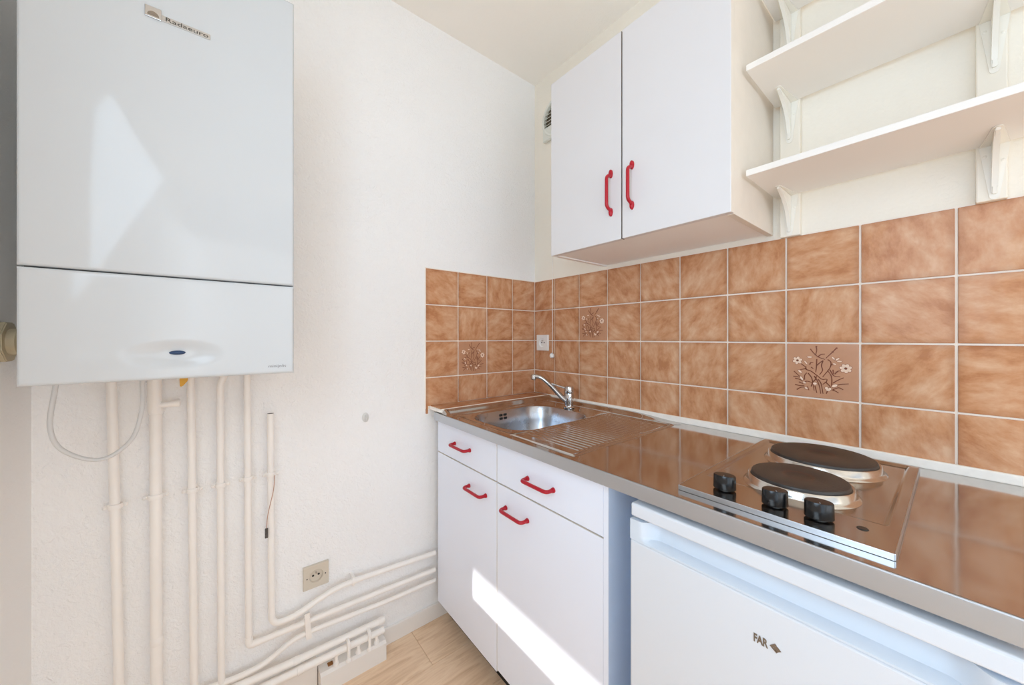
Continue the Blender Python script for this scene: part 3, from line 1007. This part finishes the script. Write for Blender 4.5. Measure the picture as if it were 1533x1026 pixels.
# ================================================================== shelves on boards
for k, (xa, xb) in enumerate(((1.0475, 1.0935), (1.3880, 1.4280))):
    nm = ('white upright board carrying brackets next to the wall cabinet', 'white upright board carrying brackets at the right edge')[k]
    o = box('support_board', (xa, -0.0215, 1.4475), (xb, -0.0005, CEIL - 0.02), 'board_white', None, 0.0025, 2, org=((xa + xb) / 2, 0, 1.4475))
    tag(o, nm, 'board', 'upright boards behind the shelves')
SHZ = (1.561, 1.8195, 2.066)
for k, zb in enumerate(SHZ):
    o = box('wall_shelf', (1.038, -0.2515, zb), (1.72, -0.0225, zb + 0.0150), 'shelf_white', None, 0.0008, 1, org=(1.38, -0.13, zb))
    tag(o, ('lowest long white wall shelf just above the tiles', 'middle long white wall shelf', 'topmost white wall shelf, cut by the top of the picture')[k], 'shelf', 'white wall shelves')
def bracket(xc, zs, label):
    """pressed steel bracket: plate on the board, plate under the shelf, curved gusset between"""
    yb = -0.0217
    t = thing('shelf_bracket', (xc, yb, zs - 0.112), label, 'bracket', 'white shelf brackets')
    w0, w1 = 0.0195, 0.0065
    ze = zs - 0.106
    def strip(a, b, wa, wb, n, th):
        """tapered plate with a round end from a (wide) to b (narrow)"""
        a, b = Vector(a), Vector(b)
        u = (b - a).normalized()
        X = Vector((1, 0, 0))
        pts = [a - X * wa, a + X * wa]
        for q in range(9):
            an = math.pi * q / 8
            pts.append(b + X * wb * math.cos(an) + u * wb * math.sin(an))
        return prism(B(), pts, Vector(n) * th)
    bm = strip((xc, yb - 0.0002, zs - 0.0015), (xc, yb - 0.0002, ze), w0, w1, (0, -1, 0), 0.0016)
    obj('wall_plate', bm, 'bracket_white', t)
    bm = strip((xc, yb - 0.0010, zs - 0.0003), (xc, yb - 0.100, zs - 0.0003), w0, w1, (0, 0, -1), 0.0016)
    obj('shelf_plate', bm, 'bracket_white', t)
    prof = [(yb - 0.0015, ze + 0.004)]
    for q in range(11):                                   # hollow curve of the gusset
        a = q / 10
        p0, p1, p2 = Vector((yb - 0.0065, ze + 0.004)), Vector((yb - 0.0140, zs - 0.030)), Vector((yb - 0.100, zs - 0.0065))
        v = p0 * (1 - a) ** 2 + p1 * 2 * a * (1 - a) + p2 * a * a
        prof.append((v.x, v.y))
    prof += [(yb - 0.102, zs - 0.0015), (yb - 0.0015, zs - 0.0015)]
    bm = prism(B(), [(xc - 0.0040, y, z) for y, z in prof], (0.0080, 0, 0))
    bmesh.ops.bevel(bm, geom=[e for e in bm.edges if abs(e.verts[0].co.x - e.verts[1].co.x) < 1e-6], offset=0.0016, segments=2, affect='EDGES', clamp_overlap=True)
    obj('gusset', bm, 'bracket_white', t, smooth=40)
    for sx_, dz in ((-0.0120, 0.022), (0.0110, 0.036)):
        bm = lathe(B(), (xc + sx_, yb - 0.0018, zs - dz), [(0.0, 0.0012), (0.0022, 0.0008), (0.0032, 0.0)], 14, '-y')
        obj('screw', bm, 'bracket_white', t, smooth=True)
for j, xc in enumerate((1.0705, 1.4115)):
    for k, zs in enumerate(SHZ):
        where = ('beside the wall cabinet', 'at the right edge')[j]
        which = ('lowest', 'middle', 'topmost')[k]
        bracket(xc, zs, 'white bracket under the %s shelf %s' % (which, where))

# ================================================================== boiler
BY0, BY1, BX, BZ0, BZM, BZ1 = -1.5275, -1.1160, 0.350, 1.0795, 1.2895, 1.978
bo = thing('wall_boiler', (0.0, (BY0 + BY1) / 2, BZ0), 'large glossy white gas boiler hung on the wall above the pipes', 'boiler')
box('casing', (0.004, BY0 + 0.004, BZ0 + 0.010), (0.305, BY1 - 0.004, BZ1 - 0.002), 'boiler_body', bo, 0.004)
box('seam', (0.306, BY0 + 0.006, BZM - 0.01), (0.338, BY1 - 0.006, BZM + 0.01), 'seam_dark', bo, 0)
DY, DZ = -1.3248, 1.1335
def panel(name, z0, z1, dimple, ny_, nz_):
    bm = B()
    rad = 0.006
    def px(y, z):
        e = min(y - BY0, BY1 - y, z - z0, z1 - z)
        r_ = max(0.0, rad - e)
        x_ = BX - (rad - math.sqrt(max(rad * rad - r_ * r_, 0)))
        if dimple:
            q = math.sqrt(((y - DY) / 0.086) ** 2 + ((z - (DZ - 0.003)) / 0.032) ** 2)
            x_ -= 0.0075 * (1 - sstep(0.25, 1.0, q))
        return x_
    def sp(a, b, n):
        core = [a + rad + (b - a - 2 * rad) * i / n for i in range(n + 1)]
        ed = [0, 0.0005, 0.0015, 0.003, 0.0045]
        return [a + v for v in ed] + core + [b - v for v in reversed(ed)]
    ys, zs = sp(BY0, BY1, ny_), sp(z0, z1, nz_)
    vs = [[bm.verts.new((px(y, z), y, z)) for z in zs] for y in ys]
    for i in range(len(ys) - 1):
        for j in range(len(zs) - 1):
            bm.faces.new((vs[i][j], vs[i + 1][j], vs[i + 1][j + 1], vs[i][j + 1]))
    rim_ = [vs[i][0] for i in range(len(ys))] + [vs[-1][j] for j in range(1, len(zs))] + [vs[i][-1] for i in range(len(ys) - 2, -1, -1)] + [vs[0][j] for j in range(len(zs) - 2, 0, -1)]
    back = [bm.verts.new((0.308, v.co.y, v.co.z)) for v in rim_]
    n = len(rim_)
    for k in range(n):
        bm.faces.new((rim_[k], rim_[(k + 1) % n], back[(k + 1) % n], back[k]))
    bm.faces.new(back)
    return obj(name, bm, 'boiler_white', bo, smooth=60)
up = panel('upper_panel', BZM + 0.0012, BZ1, False, 2, 2)
lo = panel('lower_flap', BZ0, BZM - 0.0012, True, 120, 70)
bm = lathe(B(), (BX - 0.0072, DY, DZ), [(0.0, 0.0075), (0.35, 0.0070), (0.7, 0.0052), (0.95, 0.0022), (1.0, 0.0)], 32, 'x')
for v in bm.verts:
    v.co.y = DY + (v.co.y - DY) * 0.0128
    v.co.z = DZ + (v.co.z - DZ) * 0.0046
obj('button', bm, 'blue_button', lo, smooth=True)
bm = place_text(text_mesh('minijolis', 0.02, 0.0001), (BX + 0.0002, -1.1680, 1.0925), (0, 1, 0), (0, 0, 1), 0.0350, 0.0085)
obj('model_lettering', bm, 'print_grey', lo)
# badge: square emblem with an arch, and a lettered strip
e0, e1, ez0, ez1 = -1.3715, -1.3475, 1.8045, 1.8265
bm = bx(B(), (BX, e0, ez0), (BX + 0.0030, e1, ez1), 0.0008, 2)
em = obj('badge_emblem', bm, 'chrome', up)
yc = (e0 + e1) / 2
pts = [(BX + 0.0031, yc - 0.0085, ez0 + 0.004)] + [(BX + 0.0031, yc - 0.0085 * math.cos(math.pi * q / 12), ez0 + 0.004 + 0.0085 * math.sin(math.pi * q / 12)) for q in range(13)] + [(BX + 0.0031, yc + 0.0085, ez0 + 0.004)]
bm = prism(B(), pts[1:-1], (0.0005, 0, 0))
obj('badge_arch', bm, 'badge_metal', em)
bm = bx(B(), (BX, e1, 1.8065), (BX + 0.0018, -1.2720, 1.8180), 0.0006, 2)
st = obj('badge_strip', bm, 'badge_silver', up)
bm = place_text(text_mesh('Radaeuro', 0.02, 0.0002), (BX + 0.0020, e1 + 0.006, 1.8085), (0, 1, 0), (0, 0, 1), 0.066, 0.0080)
obj('badge_lettering', bm, 'badge_dark', st)
for ya, yb in ((-1.444, -1.423), (-1.248, -1.229)):
    box('clip', (0.14, ya, BZ0 - 0.0085), (0.17, yb, BZ0 + 0.0105), 'boiler_white', bo, 0.001)

# ================================================================== pipes
def clamp(parent, y, z, r, x, vertical=True):
    """two-screw pipe collar fixed to the wall"""
    bm = B()
    if vertical:
        lathe(bm, (x, y, z), [(r, -0.006), (r + 0.0030, -0.006), (r + 0.0040, -0.003), (r + 0.0040, 0.003), (r + 0.0030, 0.006), (r, 0.006)], 22)
        bx(bm, (x - 0.0022, y - r - 0.0130, z - 0.0045), (x + 0.0022, y - r, z + 0.0045), 0.0012, 1)
        bx(bm, (x - 0.0022, y + r, z - 0.0045), (x + 0.0022, y + r + 0.0130, z + 0.0045), 0.0012, 1)
        bx(bm, (0.001, y - 0.003, z - 0.003), (x - r, y + 0.003, z + 0.003))
    o = obj('clamp', bm, 'pipe_paint', parent, smooth=40)
    for sgn in (-1, 1):
        bm = lathe(B(), (x + 0.002, y + sgn * (r + 0.0085), z), [(0.0033, 0.0), (0.0033, 0.002), (0.0022, 0.0035), (0.0, 0.0038)], 12, 'x')
        obj('screw', bm, 'pipe_paint', o, smooth=True)
    return o
XP = 0.031
GRP = 'white painted pipes under the boiler'
def pipe(name, label, path, r, cz=None, cy=None, base=None):
    path = [Vector(p) for p in path]
    b_ = base or (path[-1].x, path[-1].y, min(p.z for p in path))
    t = thing(name, b_, label, 'pipe', GRP)
    obj('tube', tube(B(), path, r, 20), 'pipe_paint', t, smooth=50)
    if cz:
        clamp(t, cy, cz, r, XP)
    return t
ZTOP = BZ0 + 0.0095
p1 = pipe('pipe', 'leftmost upright white pipe under the boiler, leaning slightly', [(XP, -1.4690, ZTOP), (XP, -1.4620, 0.736), (XP, -1.4505, 0.0)], 0.0098, 0.7405, -1.4615)
p2 = pipe('pipe', 'thickest upright white pipe, with a side stub near its top', [(XP, -1.3890, 0.972), (XP, -1.3885, 0.6), (XP, -1.3865, 0.0)], 0.0122, 0.7450, -1.3888)
bm = tube(B(), [(XP + 0.006, -1.3905, ZTOP), (XP + 0.006, -1.3905, 0.995), (XP + 0.001, -1.390, 0.972)], 0.0142, 20)
obj('upper_tube', bm, 'pipe_paint', p2, smooth=50)
bm = tube(B(), [(XP + 0.006, -1.395, 0.987), (XP + 0.008, -1.375, 0.987), (XP + 0.008, -1.362, 0.987), (XP + 0.008, -1.350, 0.988), (XP + 0.008, -1.3430, 0.988), (XP + 0.008, -1.3410, 0.988)], [0.0095, 0.0078, 0.0078, 0.0095, 0.0105, 0.0100], 18)
obj('side_stub', bm, 'pipe_paint', p2, smooth=50)
bm = lathe(B(), (XP, -1.389, 0.968), [(0.0122, -0.006), (0.0142, -0.005), (0.0142, 0.006), (0.0122, 0.007)], 22)
obj('joint', bm, 'pipe_paint', p2, smooth=True)
bm = lathe(B(), (XP, -1.3873, 0.362), [(0.0122, -0.010), (0.0130, -0.009), (0.0130, 0.009), (0.0122, 0.010)], 22)
obj('joint', bm, 'pipe_paint', p2, smooth=True)
p3 = pipe('pipe', 'upright white pipe with a yellow valve lever at its top', [(XP, -1.3200, ZTOP), (XP, -1.3168, 0.74), (XP, -1.3115, 0.0)], 0.0090, 0.7415, -1.3168)
bm = B()
prism(bm, [(0.052, -1.3420, 1.0880), (0.052, -1.3235, 1.0880), (0.052, -1.3245, 1.0480), (0.052, -1.3345, 1.0345), (0.052, -1.3400, 1.0330)], (0.010, 0, 0))
bmesh.ops.bevel(bm, geom=list(bm.edges), offset=0.0015, segments=2, affect='EDGES')
obj('valve_lever', bm, 'yellow_plastic', p3)
bm = tube(B(), [(XP, -1.3190, 1.0700), (0.053, -1.3330, 1.0700)], 0.0055, 12)
obj('valve_stem', bm, 'pipe_paint', p3, smooth=True)

low = [(XP, -1.2440, ZTOP)] + [(XP, -1.2460, 1.062), (XP, -1.2565, 1.030)] + [(XP, -1.2560, 0.7362), (XP, -1.2540, 0.1680)]
p4 = pipe('pipe', 'upright white pipe running down into the lowest thin branch', fillet(low, 0.02), 0.0086, 0.7405, -1.2555, (XP, -1.2545, 0.16))
# thin branch that climbs from its foot to the run behind the cabinet
YEND = -0.5485
br = fillet([(XP, -1.3100 + 0.015, 0.1735), (XP, -1.2190, 0.1625), (XP, -1.1500, 0.1640), (XP, -1.0760, 0.2000), (XP, -1.0250, 0.2015), (XP, -0.7854, 0.1835), (XP, -0.5790, 0.1780)], 0.05, 8)
obj('branch_tube', tube(B(), br, 0.0078, 18), 'pipe_paint', p4, smooth=50)
mid = fillet([(XP, -1.1950, ZTOP), (XP, -1.1925, 0.74), (XP, -1.1902, 0.2415), (XP, -1.0356, 0.2375), (XP, -0.5790, 0.2215)], 0.013, 6)
p5 = pipe('pipe', 'white pipe turning sharply at an elbow to run along the wall', mid, 0.0088, 0.7430, -1.1925, (XP, -1.1902, 0.232))
bm = tube(B(), fillet([(XP, -1.1903, 0.268), (XP, -1.1902, 0.2415), (XP, -1.163, 0.2408)], 0.013, 6), 0.0100, 18)
obj('elbow', bm, 'pipe_paint', p5, smooth=50)
up6 = [(XP, -1.1362, 0.930), (XP, -1.1358, 0.735), (XP, -1.1330, 0.290), (XP, -1.1180, 0.2720), (XP, -1.0700, 0.2720), (XP, -1.0000, 0.2960), (XP, -0.9500, 0.3080), (XP, -0.8900, 0.3090), (XP, -0.5790, 0.2895)]
p6 = pipe('pipe', 'short topped white pipe that curves away below the beige socket', fillet(up6, 0.035, 8), 0.0090, 0.7425, -1.1358, (XP, -1.1330, 0.262))
bm = lathe(B(), (XP, -1.1362, 0.9302), [(0.0, 0.0), (0.0072, 0.0003), (0.0088, 0.0)], 18)
obj('open_end', bm, 'badge_dark', p6)
# strap holding the two lower runs, small clip on the upper run
bm = B()
for yc_, zc_ in ((-1.0375, 0.2378), (-1.0345, 0.2012)):
    tube(bm, [(XP, yc_ - 0.008, zc_), (XP, yc_ + 0.008, zc_)], 0.0112, 18)
prism(bm, [(XP + 0.007, -1.0465, 0.268), (XP + 0.007, -1.0310, 0.270), (XP + 0.007, -1.0250, 0.186), (XP + 0.007, -1.0400, 0.184)], (0.0055, 0, 0))
obj('strap', bm, 'pipe_paint', p5, smooth=40)
bm = B()
tube(bm, [(XP, -0.9000, 0.3094), (XP, -0.8880, 0.3090)], 0.0112, 18)
bx(bm, (0.0, -0.8985, 0.318), (XP + 0.004, -0.8900, 0.326), 0.0012, 1)
bx(bm, (0.0, -0.8985, 0.292), (XP + 0.004, -0.8900, 0.299), 0.0012, 1)
obj('pipe_clip', bm, 'pipe_paint', p6, smooth=40)

# manifold pair above the boxed skirting
XU, XL = 0.040, 0.056
mu = pipe('manifold_pipe', 'upper of two thick white pipes above the skirting box, with capped end', [(XU, -1.2995, 0.1475), (XU, -1.0666, 0.1345), (XU, -0.7960, 0.1290)], 0.0108, base=(XU, -1.1, 0.12))
bm = lathe(B(), (XU, -0.7950, 0.1288), [(0.0108, -0.016), (0.0122, -0.015), (0.0126, 0.0), (0.0105, 0.006), (0.0, 0.008)], 20, 'y')
obj('end_cap', bm, 'pipe_paint', mu, smooth=True)
bm = lathe(B(), (XU, -1.068, 0.1345), [(0.0108, -0.009), (0.0120, -0.008), (0.0120, 0.008), (0.0108, 0.009)], 20, 'y')
obj('joint', bm, 'pipe_paint', mu, smooth=True)
ml = pipe('manifold_pipe', 'lower of two thick white pipes just above the skirting box', [(XL, -1.2995, 0.1205), (XL, -1.0600, 0.1115), (XL, -0.7965, 0.1040)], 0.0108, base=(XL, -1.1, 0.09))
bm = lathe(B(), (XL, -1.060, 0.1115), [(0.0108, -0.009), (0.0120, -0.008), (0.0120, 0.008), (0.0108, 0.009)], 20, 'y')
obj('joint', bm, 'pipe_paint', ml, smooth=True)
for y_ in (-0.8497, -0.9187):
    bm = tube(B(), fillet([(XU, y_, 0.131), (XU + 0.0285, y_, 0.128), (XU + 0.0285, y_, 0.0665)], 0.012, 5), 0.0056, 14)
    lathe(bm, (XU + 0.0285, y_, 0.0690), [(0.0056, 0.010), (0.0095, 0.006), (0.0098, 0.0), (0.0056, 0.0)], 16)
    obj('drop_tube', bm, 'pipe_paint', mu, smooth=50)
for y_ in (-0.822, -0.884, -0.955):
    bm = tube(B(), [(XL, y_, 0.104), (XL, y_, 0.0665)], 0.0062, 14)
    lathe(bm, (XL, y_, 0.0690), [(0.0062, 0.012), (0.0095, 0.007), (0.0098, 0.0), (0.0062, 0.0)], 16)
    obj('drop_tube', bm, 'pipe_paint', ml, smooth=50)
# boxed skirting
bm = prism(B(), [(0.0, -1.004, 0.0), (0.068, -1.004, 0.0), (0.068, -1.004, 0.0600), (0.060, -1.004, 0.0685), (0.0, -1.004, 0.0685)], (0, 0.2135, 0))
sb = obj('trim_3', bm, 'shelf_white')
tag(sb, 'small white boxed skirting where thin pipes drop in', 'pipe box', kind='structure')
box('rust_patch', (0.034, -0.978, 0.0686), (0.050, -0.962, 0.0712), 'rust', sb, 0.001)
b2 = box('baseboard_front', (0.0, -1.290, 0.0), (0.030, -1.006, 0.088), 'shelf_white', None, 0.002)
tag(b2, 'white skirting board under the lower pipes, left of the box', 'skirting board', kind='structure')

# ================================================================== small things on the walls
ca = thing('cable_loop', (0.15, -1.466, 0.89), 'thin white cable hanging in a loop below the boiler', 'cable')
pc = [(0.16, -1.5240, BZ0 + 0.010), (0.158, -1.5285, 1.055), (0.152, -1.5365, 0.9732), (0.15, -1.5187, 0.9199), (0.15, -1.4658, 0.8898), (0.15, -1.4190, 0.9235), (0.15, -1.4005, 0.9913), (0.15, -1.3992, 1.0592), (0.15, -1.3990, BZ0 + 0.010)]
obj('cord', tube(B(), spline(pc, 10), 0.0044, 12), 'cable_white', ca, smooth=True)
wi = thing('sensor_wire', (0.045, -1.147, 0.555), 'thin brown wire with a small metal clip on the short pipe', 'wire')
obj('strand', tube(B(), spline([(0.044, -1.1262, 0.7405), (0.0445, -1.1300, 0.695), (0.0445, -1.1440, 0.625), (0.0440, -1.1472, 0.585)], 8), 0.0011, 8), 'wire_copper', wi, smooth=True)
bm = bx(B(), (0.041, -1.1515, 0.5550), (0.047, -1.1435, 0.5840), 0.001, 1)
bx(bm, (0.0472, -1.1505, 0.5600), (0.0485, -1.1445, 0.5660)); bx(bm, (0.0472, -1.1505, 0.5720), (0.0485, -1.1445, 0.5800))
obj('clip', bm, 'clip_metal', wi)

def socket(name, centre, axis, size, mat, label, pins):
    """square plate with a round well, two pin holes and an earth pin"""
    t = thing(name, centre, label, 'socket')
    h = size / 2
    T = (lambda a, b, d: (d, a, b)) if axis == 'x' else (lambda a, b, d: (a, -d, b))
    cx, cy, cz = centre
    def place(bm):
        for v in bm.verts:
            a, b, d = v.co
            v.co = Vector((cx, cy, cz)) + Vector(T(a, b, d))
        return bm
    # plate with a round hole
    n = 32
    bm = B()
    sq = []
    for k in range(n):
        th = 2 * math.pi * (k + 0.5) / n
        c, s = math.cos(th), math.sin(th)
        m = h / max(abs(c), abs(s))
        sq.append((c * m, s * m))
    for c2 in ((h, h), (-h, h), (-h, -h), (h, -h)):
        i = min(range(n), key=lambda q: (sq[q][0] - c2[0]) ** 2 + (sq[q][1] - c2[1]) ** 2)
        sq[i] = c2
    rr = size * 0.27
    circ = [(rr * math.cos(2 * math.pi * (k + 0.5) / n), rr * math.sin(2 * math.pi * (k + 0.5) / n)) for k in range(n)]
    s9 = [(a * 0.975, b * 0.975) for a, b in sq]
    c1 = [(a * 1.06, b * 1.06) for a, b in circ]
    c9 = [(a * 0.94, b * 0.94) for a, b in circ]
    loops = [(sq, 0.0), (sq, 0.008), (s9, 0.010), (c1, 0.010), (circ, 0.009), (c9, 0.0025)]
    prev = None
    for pts, d in loops:
        cur = [bm.verts.new((a, b, d)) for a, b in pts]
        if prev:
            for k in range(n):
                bm.faces.new((prev[k], prev[(k + 1) % n], cur[(k + 1) % n], cur[k]))
        prev = cur
    bm.faces.new(prev)
    p = obj('plate', place(bm), mat, t, smooth=35)
    for a, b in pins:
        bm = lathe(B(), (0, 0, 0), [(0.0, 0.0034), (0.0033, 0.0034), (0.0036, 0.0026)], 14)
        bmesh.ops.translate(bm, verts=bm.verts, vec=(a, b, 0))
        obj('pin_hole', place(bm), 'socket_dark', p)
    bm = lathe(B(), (0, 0, 0), [(0.0, 0.0115), (0.0020, 0.0110), (0.0025, 0.009), (0.0025, 0.0025)], 14)
    bmesh.ops.translate(bm, verts=bm.verts, vec=(0, 0.0095, 0))
    obj('earth_pin', place(bm), 'chrome', p, smooth=True)
    for a in (-h * 0.72, h * 0.72):
        bm = lathe(B(), (0, 0, 0), [(0.0, 0.0106), (0.0019, 0.0106), (0.0021, 0.0099)], 12)
        bmesh.ops.translate(bm, verts=bm.verts, vec=(a, -0.001, 0))
        obj('screw', place(bm), 'socket_dark' if mat == 'socket_beige' else mat, p)
    return t
socket('wall_socket', (0.0, -1.0060, 0.3625), 'x', 0.0765, 'socket_beige', 'beige square wall socket above the skirting pipes', [(-0.0085, 0.0005), (0.0085, 0.0005)])
socket('wall_socket', (0.0690, -0.0062, 1.1390), 'y', 0.078, 'socket_white', 'white square wall socket on the tiles in the corner', [(-0.0085, 0.0005), (0.0085, 0.0005)])

hk = thing('wall_hook', (0.0, -0.8435, 0.8717), 'small white round hook on the bare plaster wall', 'hook')
bm = lathe(B(), (0.0, -0.8435, 0.8717), [(0.0, 0.0045), (0.009, 0.0042), (0.0118, 0.002), (0.0122, 0.0)], 28, 'x', sy=1.45)
obj('plate', bm, 'hook_greyed', hk, smooth=True)
bm = tube(B(), spline([(0.003, -0.8435, 0.8800), (0.013, -0.8435, 0.8770), (0.0165, -0.8435, 0.8690), (0.014, -0.8435, 0.8630), (0.016, -0.8435, 0.8600)], 6), 0.0030, 12)
obj('hook', bm, 'hook_greyed', hk, smooth=True)

pcd = thing('pull_cord', (0.1385, -0.011, 1.07), 'thin pull cord with a round white bead hanging in front of the corner tiles', 'cord')
obj('cord', tube(B(), [(0.1395, -0.0110, 2.135), (0.1385, -0.0125, 1.088)], 0.0013, 8), 'caulk', pcd, smooth=True)
bm = lathe(B(), (0.1385, -0.0170, 1.0765), [(0.0, 0.0145), (0.004, 0.0135), (0.0095, 0.008), (0.0108, 0.0), (0.0095, -0.007), (0.005, -0.0105), (0.0, -0.0115)], 24)
obj('bead', bm, 'socket_white', pcd, smooth=True)

# ventilation outlet half hidden by the wall cabinet
VX, VZ = 0.166, 2.222
ve = thing('ventilation_grille', (VX, 0.0, VZ), 'round white ventilation outlet peeping out behind the wall cabinet', 'vent')
bm = lathe(B(), (VX, -0.0005, VZ), [(0.0, 0.003), (0.078, 0.003), (0.080, 0.020), (0.088, 0.022), (0.0945, 0.016), (0.0955, 0.0)], 48, '-y')
obj('ring', bm, 'vent_white', ve, smooth=40)
bm = lathe(B(), (VX, -0.0040, VZ), [(0.0, 0.001), (0.077, 0.001), (0.077, 0.0)], 40, '-y')
obj('duct', bm, 'vent_dark', ve)
for k in range(-4, 5):
    zc = VZ + k * 0.0165
    hw = math.sqrt(max(0.078 ** 2 - (zc - VZ) ** 2, 0.0))
    bm = prism(B(), [(VX - hw, -0.018, zc - 0.0055), (VX - hw, -0.020, zc - 0.0045), (VX - hw, -0.008, zc + 0.0060), (VX - hw, -0.006, zc + 0.0050)], (2 * hw, 0, 0))
    obj('slat', bm, 'vent_white', ve)
box('lower_plate', (VX - 0.089, -0.020, VZ - 0.0945), (VX + 0.089, -0.0005, VZ - 0.028), 'vent_white', ve, 0.006, 3)

# flue elbow between the window wall and the boiler side
gv = thing('flue_flange', (0.150, YF, 1.1560), 'beige octagonal wall flange with pipe at the left edge of the picture', 'pipe')
bm = B()
oc = [(0.150 + 0.043 * math.cos(R(22.5 + 45 * q)), YF + 0.0005, 1.1560 + 0.043 * math.sin(R(22.5 + 45 * q))) for q in range(8)]
prism(bm, oc, (0, 0.012, 0))
bmesh.ops.bevel(bm, geom=list(bm.edges), offset=0.002, segments=2, affect='EDGES')
obj('flange', bm, 'valve_beige', gv)
bm = lathe(B(), (0.150, YF, 1.1560), [(0.0, 0.012), (0.027, 0.012), (0.027, 0.024), (0.021, 0.027), (0.021, 0.0700)], 28, 'y')
obj('tube', bm, 'valve_beige', gv, smooth=40)
bm = lathe(B(), (0.1705, YF + 0.043, 1.1590), [(0.0, 0.0012), (0.0052, 0.0012), (0.0060, 0.0)], 16, 'x')
obj('screw_hole', bm, 'socket_dark', gv)
